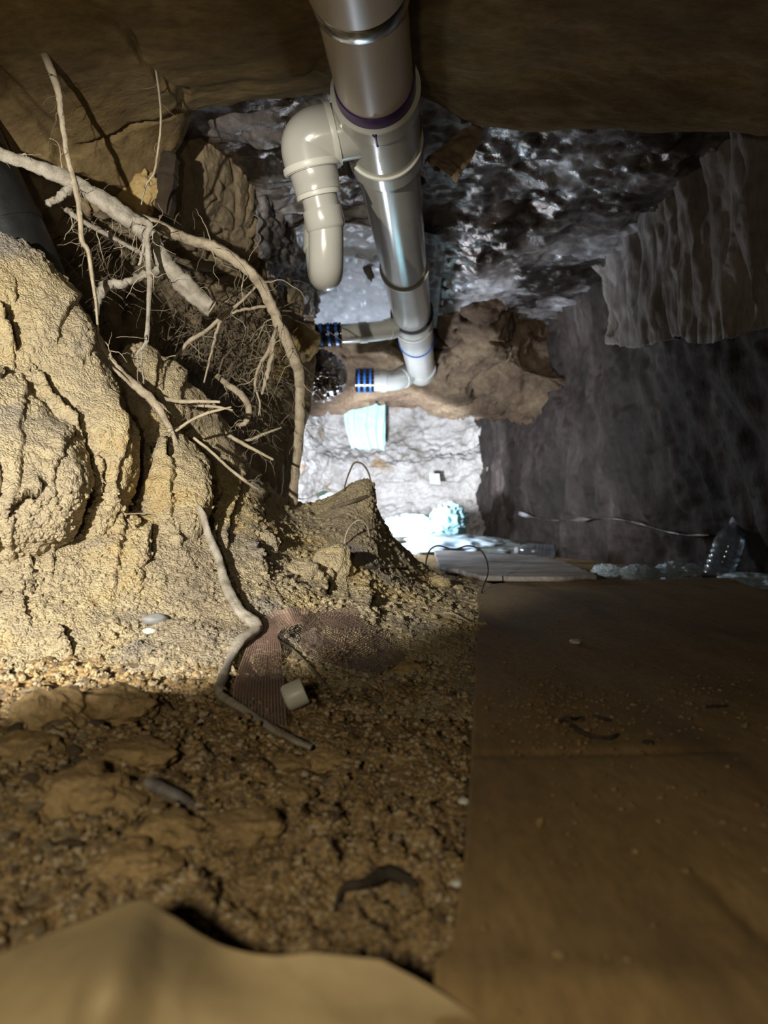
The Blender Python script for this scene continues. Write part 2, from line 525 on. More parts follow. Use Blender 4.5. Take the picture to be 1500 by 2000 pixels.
linesD = [
    ([(350, 830), (378, 890), (390, 950), (394, 1000), (388, 1040)], 0.004, 0.085, 20, 24),
    ([(404, 1000), (428, 1080), (445, 1140), (470, 1185)], 0.006, 0.014, 25, 10),
    ([(246, 985), (252, 1030), (258, 1055)], 0.012, 0.022, 25, 10),
    ([(480, 1060), (492, 1085), (505, 1110), (516, 1105)], 0.01, 0.016, 25, 8),
    ([(655, 1085), (650, 1115), (635, 1145), (640, 1165)], 0.012, 0.022, 22, 10),
    ([(425, 930), (430, 955), (428, 975)], 0.01, 0.02, 20, 8),
    ([(505, 925), (500, 950), (508, 990)], 0.012, 0.022, 20, 9),
    ([(715, 1135), (722, 1160), (712, 1190)], 0.006, 0.014, 16, 6),
    ([(120, 1215), (125, 1250), (138, 1280)], 0.012, 0.022, 20, 9),
    ([(55, 1080), (60, 1130), (62, 1160)], 0.010, 0.018, 20, 7),
    ([(40, 1130), (45, 1180), (60, 1230)], 0.006, 0.012, 20, 6),
    ([(285, 1040), (290, 1080), (300, 1100)], 0.008, 0.016, 20, 7),
    ([(330, 990), (345, 1040), (352, 1080)], 0.008, 0.016, 20, 8),
]
rowsD = bankcols(D)
VD = soil(rowsD, 520, 680, 3, big=0.016, fl=(75, 0.013), lines=linesD)
bank = grid_obj('dirt_bank', VD, MAT['bank'])
tag(bank, 'tall yellow dirt bank with flaking slabs and cracks rising on the left of the tunnel', kind='structure')


def slabrows(rows, thick=0.11):
    """rows bottom..top of [(px,py,d)...]; right end curls back, top curls back"""
    out = []
    for r_ in rows:
        q = [P(*c) for c in r_]
        e = q[-1]
        q += [e + Vector((0.006, 0.020, 0)), e + Vector((0.002, 0.055, 0)), e + Vector((-0.03, thick, 0))]
        out.append(q)
    top = out[-1]
    out.append([t + Vector((0, 0.022, 0.003)) for t in top])
    out.append([t + Vector((-0.005, 0.06, -0.012)) for t in top])
    out.append([t + Vector((-0.02, thick, -0.10)) for t in top])
    return out


A2 = [[(-220, 1150, .83), (-60, 1150, .865), (60, 1150, .89), (120, 1145, .905)],
      [(-220, 1090, .81), (-60, 1090, .845), (90, 1090, .885), (170, 1080, .905)],
      [(-220, 1020, .81), (-40, 1020, .85), (110, 1010, .89), (214, 995, .925)],
      [(-220, 930, .82), (-40, 930, .865), (130, 930, .915), (234, 925, .95)],
      [(-220, 840, .84), (-40, 840, .89), (120, 840, .935), (229, 837, .97)],
      [(-220, 750, .86), (-40, 750, .91), (90, 752, .95), (189, 753, .99)],
      [(-220, 650, .88), (-60, 650, .93), (60, 650, .97), (156, 655, 1.01)],
      [(-220, 540, .90), (-80, 540, .95), (30, 545, .99), (104, 552, 1.03)],
      [(-220, 455, .92), (-100, 455, .96), (0, 462, 1.00), (58, 492, 1.035)]]
linesA2 = [([(55, 700), (105, 770), (150, 820), (168, 880), (165, 920)], 0.016, 0.028, 40, 12),
           ([(112, 840), (142, 900), (150, 960), (136, 1030), (102, 1080), (84, 1105)], 0.0, 0.10, 10, 30),
           ([(192, 880), (200, 920), (198, 970)], 0.010, 0.02, 25, 8),
           ([(0, 590), (12, 640), (30, 690)], 0.016, 0.03, 40, 22)]
V = soil(slabrows(A2), 460, 420, 21, big=0.014, fl=(90, 0.011), lines=linesA2)
grid_obj('soil_slab', V, MAT['bank'], bank)
A1 = [[(-220, 1110, .80), (-80, 1112, .825), (10, 1110, .85), (62, 1100, .875)],
      [(-220, 1050, .775), (-80, 1050, .80), (30, 1050, .825), (106, 1048, .85)],
      [(-220, 985, .775), (-80, 985, .805), (40, 980, .83), (128, 977, .855)],
      [(-220, 925, .78), (-80, 925, .81), (40, 925, .845), (134, 925, .87)],
      [(-220, 862, .80), (-80, 862, .83), (30, 862, .86), (114, 866, .885)],
      [(-220, 800, .82), (-80, 800, .85), (10, 800, .88), (68, 806, .905)],
      [(-220, 720, .84), (-100, 722, .87), (-30, 725, .895), (18, 735, .92)]]
linesA1 = [([(95, 935), (60, 962), (18, 985), (10, 1020)], 0.012, 0.022, 30, 10)]
V = soil(slabrows(A1, 0.09), 300, 280, 33, big=0.012, fl=(90, 0.008), lines=linesA1)
grid_obj('soil_slab', V, MAT['bank'], bank)
B = [[(150, 1120, .93), (220, 1125, .94), (280, 1120, .95), (330, 1110, .965)],
     [(160, 1050, .945), (230, 1055, .955), (300, 1055, .97), (362, 1048, .985)],
     [(180, 985, .985), (250, 985, .995), (320, 985, 1.01), (379, 980, 1.025)],
     [(190, 900, 1.02), (250, 900, 1.03), (320, 900, 1.045), (374, 903, 1.06)],
     [(195, 840, 1.04), (240, 840, 1.055), (290, 842, 1.07), (338, 850, 1.085)],
     [(205, 775, 1.06), (228, 768, 1.075), (250, 768, 1.09), (275, 778, 1.105)]]
linesB = [([(205, 760), (228, 800), (246, 860), (252, 920), (243, 975), (222, 1020), (205, 1045)], 0.0, 0.09, 10, 28), ([(280, 850), (292, 880), (290, 915)], 0.010, 0.018, 20, 7), ([(318, 860), (328, 880), (326, 900)], 0.012, 0.03, 16, 9),
          ([(262, 940), (255, 975), (246, 1010)], 0.010, 0.02, 20, 8)]
V = soil(slabrows(B, 0.09), 300, 220, 45, big=0.012, fl=(60, 0.010), lines=linesB)
grid_obj('soil_slab', V, MAT['bank'], bank)

# ---- floor
NX, NY = 460, 520
dd = 0.13 * (4.7 / 0.13) ** np.linspace(0, 1, NY)
tt = np.linspace(-1, 1, NX)
hw = np.minimum(0.9 * dd + 0.35, 1.15)
X = tt[None, :] * hw[:, None]
Y = np.repeat(dd[:, None], NX, 1)


def dirt_mask(x, y):
    """1 on the open soil left of the cardboard"""
    edge = np.interp(y, [0.0, .3, .55, .8, 1.7, 2.2], [0.02, .03, .065, .10, .22, .30])
    return 1 - sstep(edge - 0.02, edge + 0.03, x)


def floor_z(x, y, fine=True):
    sh = x.shape
    p = np.stack([x.ravel(), y.ravel(), np.zeros(x.size)], -1)
    m = dirt_mask(x, y)
    near = 1 - sstep(0.75, 1.1, y)
    z = 0.010 * fbm(p / 0.12, 4, 71).reshape(sh) * m
    f1, f2 = worley(p / 0.055, 77)
    z = z + (0.015 * np.maximum(0.55 - f1, -0.1)).reshape(sh) * m * near * (0.35 + 0.65 * sstep(0.1, -0.25, x))
    z = z + near * m * 0.022 * sstep(-0.05, -0.3, x) * sstep(0.26, 0.45, y)
    z = z - 0.010 * m * sstep(0.42, 0.27, y)
    z = np.where(y < 0.3, np.minimum(z, 0.014), z)
    z = np.where(m < 0.5, np.minimum(z, 0.0), z)
    if fine:
        z = z + crumbs(p, 1.7, 88).reshape(sh) * (0.15 + 0.85 * m)
        g1, _ = worley(p / 0.022, 93)
        z = z + (0.013 * (0.55 - g1)).reshape(sh) * m * near
        cr1, cr2 = worley((p + 0.03 * fbm(p / 0.05, 2, 98)[:, None]) / 0.075, 97)
        z = z - (0.014 * (1 - sstep(0.0, 0.10, cr2)) * sstep(-0.1, 0.3, fbm(p / 0.15, 2, 96))).reshape(sh) * m * near
    z = z - 0.012 * (1 - m)
    return z


FV = np.stack([X, Y, floor_z(X, Y)], -1)
floor = grid_obj('floor', FV, MAT['floor'])
tag(floor, 'brown crumbly soil floor of the tunnel with loose clods', kind='structure')

# ---- left wall of undercut soil behind the roots
W = [[(-200, 100, 1.05), (100, 110, 1.35), (300, 130, 1.50), (420, 140, 1.60), (486, 140, 1.70)],
     [(-200, 250, 1.10), (100, 250, 1.34), (300, 250, 1.48), (420, 250, 1.58), (490, 250, 1.68)],
     [(-200, 340, 1.10), (100, 340, 1.32), (300, 340, 1.47), (420, 340, 1.57), (492, 340, 1.68)],
     [(-200, 430, 1.12), (100, 430, 1.36), (300, 430, 1.52), (420, 430, 1.62), (496, 430, 1.72)],
     [(-200, 520, 1.15), (100, 520, 1.45), (300, 520, 1.68), (440, 520, 1.78), (530, 520, 1.90)],
     [(-200, 600, 1.18), (100, 600, 1.50), (300, 600, 1.72), (450, 600, 1.86), (580, 600, 2.02)],
     [(-200, 680, 1.2), (100, 680, 1.50), (300, 680, 1.70), (450, 680, 1.88), (600, 680, 2.12)],
     [(-200, 790, 1.2), (100, 790, 1.45), (300, 790, 1.65), (450, 790, 1.85), (590, 790, 2.12)],
     [(-200, 900, 1.2), (100, 900, 1.45), (300, 900, 1.62), (450, 900, 1.85), (575, 900, 2.1)],
     [(-200, 1020, 1.2), (100, 1020, 1.45), (300, 1020, 1.62), (450, 1020, 1.85), (575, 1020, 2.1)],
     [(-200, 1180, 1.2), (100, 1180, 1.45), (300, 1160, 1.62), (450, 1150, 1.85), (575, 1140, 2.1)]]
Wr = []
for r_ in W:
    q = [P(*c) for c in r_]
    e = q[-1]
    q += [e + Vector((-0.01, 0.05, 0)), e + Vector((-0.08, 0.20, 0)), e + Vector((-0.16, 0.6, 0)), e + Vector((-0.22, 1.1, 0))]
    Wr.append(q)


def blocky(ctrl, nv, nu, seed, big, cell, depth, towards=(0, 0, CAMZ), squash=(1, 1, 1), gran=1.0, fine=0.004, warp=0.05):
    V = loft(ctrl, nv, nu)
    n = gnormals(V, towards)
    p = V.reshape(-1, 3) * np.array(squash)
    wp = p + warp * np.stack([fbm(p / 0.1, 3, seed + 31), fbm(p / 0.1, 3, seed + 32), fbm(p / 0.1, 3, seed + 33)], -1)
    f1, fe = worley(wp / cell, seed)
    cell_h = fbm(np.floor(wp / cell) * 0.37, 1, seed + 2)
    disp = big * fbm(p / 0.25, 4, seed + 5) - depth * (1 - sstep(0.01, 0.09, fe)) * (0.3 + 0.7 * sstep(-0.2, 0.3, fbm(p / 0.12, 2, seed + 40))) + 0.35 * depth * (0.6 - f1)
    disp += fine * fbm(p / 0.03, 4, seed + 8)
    V = V + n * disp.reshape(nv, nu)[..., None]
    return V


V = blocky(Wr, 340, 360, 11, 0.05, 0.17, 0.020, squash=(1, 0.8, 0.5), fine=0.012, warp=0.16)
wl = grid_obj('wall_left', V, MAT['wall'])
tag(wl, 'brown fractured soil wall behind the hanging roots', kind='structure')

# ---- near slab underside (brown clay) with a lip
U = [[(-500, -260, .70), (-100, -260, .74), (250, -260, .76), (640, -260, .77), (850, -260, .77), (1250, -260, .77), (1900, -260, .75)],
     [(-400, 0, .88), (0, 0, .93), (250, 0, .96), (640, 0, .96), (850, 0, .97), (1250, 0, .96), (1800, 0, .92)],
     [(-350, 130, .98), (0, 140, 1.04), (250, 130, 1.10), (640, 100, 1.10), (850, 120, 1.12), (1250, 130, 1.10), (1700, 130, 1.06)],
     [(-300, 240, 1.04), (0, 240, 1.12), (170, 290, 1.22), (330, 250, 1.30), (430, 180, 1.26), (660, 165, 1.22), (900, 190, 1.24), (1250, 220, 1.22), (1700, 220, 1.14)],
     [(-300, 290, 1.08), (0, 300, 1.15), (120, 365, 1.24), (250, 385, 1.34), (330, 300, 1.36), (400, 205, 1.32), (640, 182, 1.28), (820, 186, 1.29), (950, 232, 1.30), (1200, 244, 1.27), (1400, 248, 1.24), (1700, 255, 1.18)]]


def resample_row(row, n=12):
    a = np.array([[c[0], c[1], c[2]] for c in row], float)
    xs = np.linspace(0, 1, n)
    t = (a[:, 0] - a[0, 0]) / (a[-1, 0] - a[0, 0])
    return a, t


lastU = U[-1]
tl = [(c[0] + 300) / 2000.0 for c in lastU]
Ur = []
for r_ in U[:-1]:
    a = np.array(r_, float)
    t = (a[:, 0] - a[0, 0]) / (a[-1, 0] - a[0, 0])
    Ur.append([tuple(np.interp(q, t, a[:, k]) for k in range(3)) for q in tl])
Ur.append(lastU)
Uw = [[P(*c) for c in r_] for r_ in Ur]
last = Uw[-1]
Uw.append([t + Vector((0, 0.03, 0.02)) for t in last])
Uw.append([t + Vector((0, 0.05, 0.10)) for t in last])
Uw.append([t + Vector((0, 0.06, 0.30)) for t in last])
Vu = loft(Uw, 200, 320)
n = gnormals(Vu)
p = Vu.reshape(-1, 3)
disp = 0.018 * fbm(p / 0.22, 4, 51) + 0.005 * fbm(p * np.array([0.5, 1, 1]) / 0.035, 4, 52)
f1, fe = worley((p + 0.06 * fbm(p / 0.15, 3, 5)[:, None]) / 0.34, 53)
disp -= 0.010 * (1 - sstep(0.01, 0.05, fe)) * sstep(0.15, -0.3, p[:, 0])
Vu = Vu + n * disp.reshape(200, 320)[..., None]
ceil = grid_obj('ceiling', Vu, MAT['slab'])
tag(ceil, 'dark brown clay underside of the foundation slab at the top of the tunnel', kind='structure')

# ---- foil covered ceiling beyond
Zf = CAMZ + 0.80
Fc = []
for y_, z_ in ((1.18, 1.02), (1.5, 1.0), (1.8, 0.99), (2.1, 0.98), (2.4, 0.98), (2.7, 0.99), (3.0, 1.0), (3.3, 1.0)):
    xr = np.interp(y_, [1.2, 2.0, 2.5, 3.3], [0.80, 0.80, 0.86, 0.9])
    Fc.append([Vector((x_, y_, z_ + (0.05 if x_ == -0.62 else 0))) for x_ in (-0.62, -0.4, -0.2, 0.0, 0.2, 0.45, xr - 0.1, xr)])
V = loft(Fc, 270, 300)
n = gnormals(V)
p = V.reshape(-1, 3)
q = p * np.array([0.55, 1.0, 1.0])
rid = 1 - np.abs(fbm(q / 0.10, 4, 63)) * 2.2
f1, fe = worley((q + 0.03 * fbm(p / 0.06, 2, 66)[:, None]) / 0.07, 64)
disp = 0.035 * fbm(p / 0.35, 3, 61) + 0.007 * (1 - np.abs(fbm(q / 0.035, 3, 69)) * 2.4) + 0.020 * rid + 0.012 * (0.5 - f1) + 0.005 * fbm(q / 0.02, 3, 67)
V = V + n * disp.reshape(270, 300)[..., None]
foil = grid_obj('ceiling_lining', V, MAT['foil'])
tag(foil, 'crinkled dusty silver foil lining on the ceiling beyond the near slab', kind='structure')

# ---- far beam of soil
Bm = [[(480, 520, 2.75), (640, 540, 2.8), (760, 560, 2.85), (860, 540, 2.85), (960, 560, 2.75), (1080, 560, 2.6), (1200, 540, 2.45), (1330, 540, 2.4)],
      [(500, 600, 2.9), (640, 620, 2.95), (760, 640, 3.0), (860, 610, 2.9), (950, 610, 2.75), (1060, 600, 3.0), (1160, 590, 3.0), (1300, 600, 2.6)],
      [(520, 690, 2.95), (640, 690, 3.05), (760, 700, 3.12), (860, 690, 2.98), (960, 690, 2.9), (1050, 690, 3.05), (1150, 690, 3.0), (1300, 690, 2.6)],
      [(540, 740, 3.05), (640, 735, 3.15), (760, 738, 3.25), (860, 735, 3.15), (960, 735, 3.1), (1040, 740, 3.0), (1140, 760, 2.9), (1300, 780, 2.75)],
      [(560, 800, 3.4), (640, 797, 3.45), (760, 797, 3.5), (860, 799, 3.5), (945, 802, 3.45), (1000, 815, 3.35), (1100, 860, 3.1), (1300, 880, 2.9)]]
Bw = [[P(*c) for c in r_] for r_ in Bm]
last = Bw[-1]
Bw.append([t + Vector((0, 0.05, 0.02)) for t in last])
Bw.append([t + Vector((0, 0.10, 0.2)) for t in last])
Bw.append([t + Vector((0, 0.12, 0.5)) for t in last])
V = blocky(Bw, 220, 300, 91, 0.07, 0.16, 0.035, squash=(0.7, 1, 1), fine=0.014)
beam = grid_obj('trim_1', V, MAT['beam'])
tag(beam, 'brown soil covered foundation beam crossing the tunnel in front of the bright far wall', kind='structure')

# ---- right wall
Rr = []
for z_ in (-0.06, 0.05, 0.2, 0.4, 0.6, 0.8, 1.05):
    row = []
    for y_ in (0.3, 0.8, 1.3, 1.8, 2.3, 2.8, 3.2, 3.6, 4.0, 4.5):
        b_ = np.interp(y_, [0.3, 1.2, 2.0, 2.5, 3.0, 3.5, 4.5], [1.05, 1.05, 1.02, 0.90, 0.72, 0.60, 0.55])
        t_ = np.interp(y_, [0.3, 1.2, 2.0, 2.6, 3.1, 3.5, 4.5], [0.86, 0.82, 0.74, 0.74, 0.70, 0.62, 0.55])
        row.append(Vector((b_ + (t_ - b_) * (max(z_, 0) / 1.05) ** 0.8, y_, z_)))
    Rr.append(row)
V = loft(Rr, 240, 340)
n = gnormals(V, (0, 2, 0.5))
p = V.reshape(-1, 3)
q = p * np.array([1, 1, 0.45])
f1, fe = worley((q + 0.04 * fbm(p / 0.07, 3, 16)[:, None]) / 0.075, 14)
f3, _ = worley(q / 0.03, 18)
disp = 0.05 * fbm(p / 0.4, 3, 11) + 0.035 * (0.6 - f1) + 0.010 * (0.5 - f3) + 0.012 * fbm(q / 0.04, 3, 17)
V = V + n * disp.reshape(240, 340)[..., None]
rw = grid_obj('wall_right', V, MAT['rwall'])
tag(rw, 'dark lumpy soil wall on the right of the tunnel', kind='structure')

# ---- far wall (bulging) and far left return
Bk = []
for z_, off in ((-0.06, -0.10), (0.1, -0.06), (0.22, 0.02), (0.34, 0.04), (0.46, -0.02), (0.55, 0.06), (0.7, 0.12), (0.95, 0.12)):
    Bk.append([Vector((x_, 4.28 + off + o_, z_)) for x_, o_ in ((-0.50, -1.25), (-0.47, -0.75), (-0.46, -0.35), (-0.36, 0.0), (-0.15, 0.05), (0.1, 0.05), (0.35, 0.02), (0.55, -0.08), (0.66, -0.35), (0.80, -0.55))])
V = loft(Bk, 200, 260)
n = gnormals(V, (0, 2.5, 0.4))
p = V.reshape(-1, 3)
f1, fe = worley((p * np.array([0.8, 0.8, 1.2]) + 0.03 * fbm(p / 0.06, 3, 26)[:, None]) / 0.085, 24)
f3, _ = worley(p / 0.035, 28)
disp = 0.05 * fbm(p / 0.3, 3, 21) + 0.045 * (0.6 - f1) + 0.024 * (0.5 - f3) + 0.016 * fbm(p / 0.03, 3, 27)
V = V + n * disp.reshape(200, 260)[..., None]
bw = grid_obj('wall_back', V, MAT['back'])
tag(bw, 'brightly lit pale lumpy soil wall at the far end of the tunnel', kind='structure')

# ================================================================== placing things on the soil
bpy.context.view_layer.update()
DG = bpy.context.evaluated_depsgraph_get()


def hit(px, py, off=0.0, only=None):
    """soil surface point seen at a pixel, pulled off metres towards the camera"""
    o = Vector((0, 0, CAMZ))
    v = (P(px, py, 1.0) - o).normalized()
    st = o.copy()
    for _ in range(6):
        ok, loc, nor, _i, ob, _m = scene.ray_cast(DG, st, v)
        if not ok: break
        if only is None or ob.name.split('.')[0] in only:
            return loc - v * off
        st = loc + v * 0.001
    return G(px, max(py, 1060))


SOIL = ('floor', 'dirt_bank', 'soil_slab')


def soil_at(px, py):
    o = Vector((0, 0, CAMZ))
    ok, loc, nor, _i, ob, _m = scene.ray_cast(DG, o, (P(px, py, 1.0) - o).normalized())
    return loc if ok and ob.name.split('.')[0] in SOIL else None


def drop(x, y, z0=0.6):
    ok, loc, nor, _i, ob, _m = scene.ray_cast(DG, Vector((x, y, z0)), Vector((0, 0, -1)))
    return (loc, nor) if ok else (Vector((x, y, 0)), Vector((0, 0, 1)))


# ------------------------------------------------------------------ tubes
def tube(mb, pts, rad, sides=10, caps=True, rough=0.0, seed=0, rs=None):
    """tube through points with a radius per point (parallel transport frame)"""
    pts = [Vector(p_) for p_ in pts]
    n = len(pts)
    if np.isscalar(rad): rad = [rad] * n
    rg = random.Random(seed)
    T = []
    for i in range(n):
        a, b = pts[max(i - 1, 0)], pts[min(i + 1, n - 1)]
        t = b - a
        if t.length < 1e-9: t = T[-1] if T else Vector((0, 0, 1))
        T.append(t.normalized())
    u = T[0].orthogonal().normalized()
    V, Fc_ = [], []
    ph = [rg.random() * 6.28 for _ in range(4)]
    for i in range(n):
        t = T[i]
        u = (u - t * u.dot(t))
        u = u.normalized() if u.length > 1e-6 else t.orthogonal().normalized()
        v = t.cross(u)
        for k in range(sides):
            a = 2 * math.pi * k / sides
            r = rad[i]
            if rough:
                r *= 1 + rough * (0.6 * math.sin(3 * a + ph[0] + i * 0.05) + 0.5 * math.sin(5 * a + ph[2] - i * 0.09) + 0.9 * (rg.random() - 0.5) + 0.3 * math.sin(i * 0.45 + ph[1]))
            V.append(pts[i] + u * (r * math.cos(a)) + v * (r * math.sin(a)))
    for i in range(n - 1):
        for k in range(sides):
            k2 = (k + 1) % sides
            Fc_.append((i * sides + k, i * sides + k2, (i + 1) * sides + k2, (i + 1) * sides + k))
    if caps:
        Fc_.append(tuple(range(sides - 1, -1, -1)))
        Fc_.append(tuple((n - 1) * sides + k for k in range(sides)))
    mb.add([tuple(q) for q in V], Fc_)
    return mb


def sharp(o, ang=35):
    o.data.set_sharp_from_angle(angle=R(ang))
    return o


def lathe(mb, a, b, prof, sides=48, caps=True):
    """profile [(t, r)] along the axis a->b, t in metres from a"""
    a, b = Vector(a), Vector(b)
    u = (b - a).normalized()
    x = u.orthogonal().normalized()
    y = u.cross(x)
    V, Fc_ = [], []
    for t, r in prof:
        for k in range(sides):
            an = 2 * math.pi * k / sides
            V.append(tuple(a + u * t + x * (r * math.cos(an)) + y * (r * math.sin(an))))
    n = len(prof)
    for i in range(n - 1):
        for k in range(sides):
            k2 = (k + 1) % sides
            Fc_.append((i * sides + k, i * sides + k2, (i + 1) * sides + k2, (i + 1) * sides + k))
    if caps:
        Fc_.append(tuple(range(sides - 1, -1, -1)))
        Fc_.append(tuple((n - 1) * sides + k for k in range(sides)))
    mb.add(V, Fc_)
    return mb


def crv(pts, n):
    return [Vector(q) for q in cr(np.array([tuple(p_) for p_ in pts]), n)]


# ================================================================== the drain pipe
def ax(d):
    return Vector((-0.1013 + 0.0849 * d, d, CAMZ + 0.6217 - 0.0014 * d))


drain = empty('drain_pipe', ax(0.55), 'long cream plastic drain pipe hung under the ceiling with a side trap and branches', 'pipe')


def axial(name, mat, prof, parent=drain, sides=56):
    """profile in (d, r) along the main pipe"""
    mb = MB()
    d0, d1 = prof[0][0], prof[-1][0]
    k = math.sqrt(1 + 0.0849 ** 2)
    lathe(mb, ax(d0), ax(max(d1, d0 + 0.1)), [((d - d0) * k, r) for d, r in prof], sides)
    return sharp(mb.build(name, mat, parent))


near = axial('pipe', MAT['pvc_warm'], [(0.46, .0615), (0.826, .0615), (0.829, .0605), (0.829, .0565)])
near['label'] = 'wide nearest pipe length at the top of the picture'
axial('pipe', MAT['pvc_warm'], [(0.70, .0565), (1.055, .0565)])
bc = axial('band_clamp', MAT['steel'], [(0.8305, .0566), (0.8305, .0600), (0.8315, .0606), (0.853, .0606), (0.854, .0600), (0.854, .0566)])
bc['label'] = 'shiny steel band round the pipe'
mb = MB()
lathe(mb, ax(0.842) + Vector((-0.052, 0, 0.030)), ax(0.842) + Vector((-0.052, 0.0, 0.045)), [(0, .006), (0, .008), (.012, .008), (.012, .006)], 12)
sharp(mb.build('clamp_screw', MAT['steel'], bc))
pr = axial('primer_ring', MAT['primer'], [(1.020, .0567), (1.0215, .0585), (1.043, .0600), (1.0445, .0600), (1.0445, .0567)])
pr['label'] = 'purple primer squeezed out of the joint'
mb = MB()
dp = []
for k, (dd_, an) in enumerate(((1.044, 0.0), (1.05, 0.01), (1.06, 0.012), (1.072, 0.015), (1.078, 0.02))):
    c = ax(dd_)
    rr_ = 0.0662
    a_ = -math.pi / 2 - 0.02 + an
    dp.append(c + Vector((rr_ * math.cos(a_), 0, rr_ * math.sin(a_))))
tube(mb, dp, [.004, .0022, .0014, .0013, .0018], 8)
mb.build('primer_drip', MAT['primer'], pr)
axial('tee_hub', MAT['pvc'], [(1.044, .0595), (1.044, .0660), (1.047, .0662), (1.077, .0660), (1.079, .0625)])
lip = axial('hub_lip', MAT['pvc_lip'], [(1.0425, .0600), (1.0425, .0668), (1.0465, .0668), (1.0465, .0655)])
axial('tee_body', MAT['pvc'], [(1.075, .0625), (1.19, .0620)])
axial('tee_hub', MAT['pvc'], [(1.19, .0600), (1.19, .0655), (1.233, .0650), (1.236, .0610), (1.237, .0575)])
axial('hub_lip', MAT['pvc_lip'], [(1.188, .0600), (1.188, .0664), (1.193, .0664), (1.193, .0650)])
# faint grey printing on the tee
mb = MB()
rg = random.Random(4)
for i in range(26):
    for j in range(3):
        if rg.random() < 0.45: continue
        d_ = 1.105 + i * 0.0022
        a_ = -math.pi / 2 - 0.01 + (j - 1) * 0.022
        c = ax(d_)
        r_ = 0.0624
        pts = [c + Vector((r_ * math.cos(a_ + q), s_, r_ * math.sin(a_ + q))) for q, s_ in ((-.008, 0), (.008, 0), (.008, .0014), (-.008, .0014))]
        mb.add([tuple(x) for x in pts], [(0, 1, 2, 3)])
mb.build('faint_print', plain_mat('faint_print', (0.30, 0.29, 0.26), rough=0.5), drain)['kind'] = 'stuff'
axial('pipe', MAT['pvc'], [(1.22, .0570), (1.81, .0565)])
axial('coupling', MAT['pvc'], [(1.80, .0566), (1.80, .0615), (1.805, .0620), (1.808, .0600), (2.215, .0590)])
axial('hub_lip', MAT['pvc_lip'], [(1.797, .0570), (1.797, .0632), (1.805, .0632), (1.805, .060)])
axial('wye_hub', MAT['pvc'], [(2.215, .0590), (2.215, .0665), (2.225, .0670), (2.235, .064), (2.315, .063)])
axial('hub_lip', MAT['rubber'], [(2.210, .059), (2.210, .0672), (2.222, .0672), (2.222, .06)])
axial('wye_hub', MAT['pvc'], [(2.315, .0600), (2.315, .0655), (2.33, .0660), (2.34, .062), (2.56, .0610)])
axial('hub_lip', MAT['pvc_lip'], [(2.313, .059), (2.313, .0665), (2.325, .0665), (2.325, .06)])
axial('coupling', MAT['pvc'], [(2.555, .0600), (2.555, .0640), (2.57, .0640), (2.575, .0590), (3.03, .0585)])
axial('hub_lip', MAT['blue'], [(2.552, .059), (2.552, .0648), (2.560, .0648), (2.560, .06)])
axial('pipe', MAT['pvc'], [(2.56, .058), (3.06, .058)])
axial('end_elbow', MAT['pvc'], [(3.02, .0580), (3.02, .0650), (3.035, .066), (3.10, .066), (3.14, .062), (3.165, .050), (3.178, .030), (3.182, .001)])
# side stub, elbow, reducer and trap
mb = MB()
c0 = ax(1.13)
tube(mb, [c0 + Vector((-0.02, 0, -0.005)), P(690, 252, 1.125), P(640, 264, 1.13)], [.043, .043, .042], 40)
sharp(mb.build('stub_pipe', MAT['pvc'], drain))
mb = MB()
q0, q1 = P(609, 318, 1.142), P(636, 440, 1.168)
e = crv([P(652, 261, 1.13), P(622, 267, 1.13), P(604, 284, 1.135), q0, q0 + (q1 - q0).normalized() * .014], 26)
tube(mb, e, [.0445] * 26, 40)
sharp(mb.build('elbow', MAT['pvc'], drain), 50)
ea = (P(640, 264, 1.13) - P(690, 252, 1.125)).normalized()
mb = MB()
lathe(mb, P(652, 261, 1.13), P(620, 269, 1.13), [(-.003, .040), (-.003, .0470), (.003, .0474), (.006, .0465), (.007, .044)], 40)
sharp(mb.build('hub_lip', MAT['pvc_lip'], drain))
q0, q1 = P(609, 318, 1.142), P(636, 440, 1.168)
L_ = (q1 - q0).length
mb = MB()
lathe(mb, q0, q1, [(.002, .030), (.003, .0478), (.010, .0482), (.013, .0465), (.014, .036)], 40)
sharp(mb.build('hub_lip', MAT['pvc_lip'], drain))
mb = MB()
lathe(mb, q0, q1, [(.010, .0385), (.030, .0382), (.031, .0375), (.045, .037), (.046, .0345), (.052, .034), (.052, .030)], 40)
sharp(mb.build('reducer', MAT['pvc'], drain))
mb = MB()
lathe(mb, q0, q1, [(.040, .030), (.046, .0362), (.050, .0366), (.053, .0355), (.053, .030)], 40)
sharp(mb.build('hub_lip', MAT['pvc_lip'], drain))
mb = MB()
tr_ = [q0 + (q1 - q0) * 0.35, q0 + (q1 - q0) * 0.7, q1, P(637, 490, 1.18), P(637, 522, 1.195), P(636, 536, 1.225), P(632, 526, 1.26), P(628, 490, 1.275), P(625, 430, 1.285), P(622, 330, 1.29), P(620, 300, 1.29)]
e = crv(tr_, 56)
tube(mb, e, [.0288] * 56, 36)
sharp(mb.build('trap', MAT['pvc'], drain), 50)
mb = MB()
hd = q1 - q0
lathe(mb, q0 + hd * 0.74, q1 + hd * 0.3, [(0, .028), (0, .0320), (.002, .0324), (.028, .0322), (.031, .0305), (.033, .0288)], 40)
sharp(mb.build('trap_hub', MAT['pvc'], drain))
mb = MB()
lathe(mb, P(627, 458, 1.281), P(628, 500, 1.276), [(0, .028), (0, .0320), (.030, .0322), (.033, .0288)], 40)
sharp(mb.build('trap_hub', MAT['pvc'], drain))
mb = MB()
ps = []
for j in range(2):
    for k in range(9):
        a_ = -math.pi * 0.5 - 0.55 + k * 0.07 
        c = q0 + hd * (0.66 + 0.075 * j)
        ps.append(tuple(c + Vector((0.0294 * math.sin(a_ + math.pi * 0.5), -0.0294 * math.cos(a_ + math.pi * 0.5), 0))))
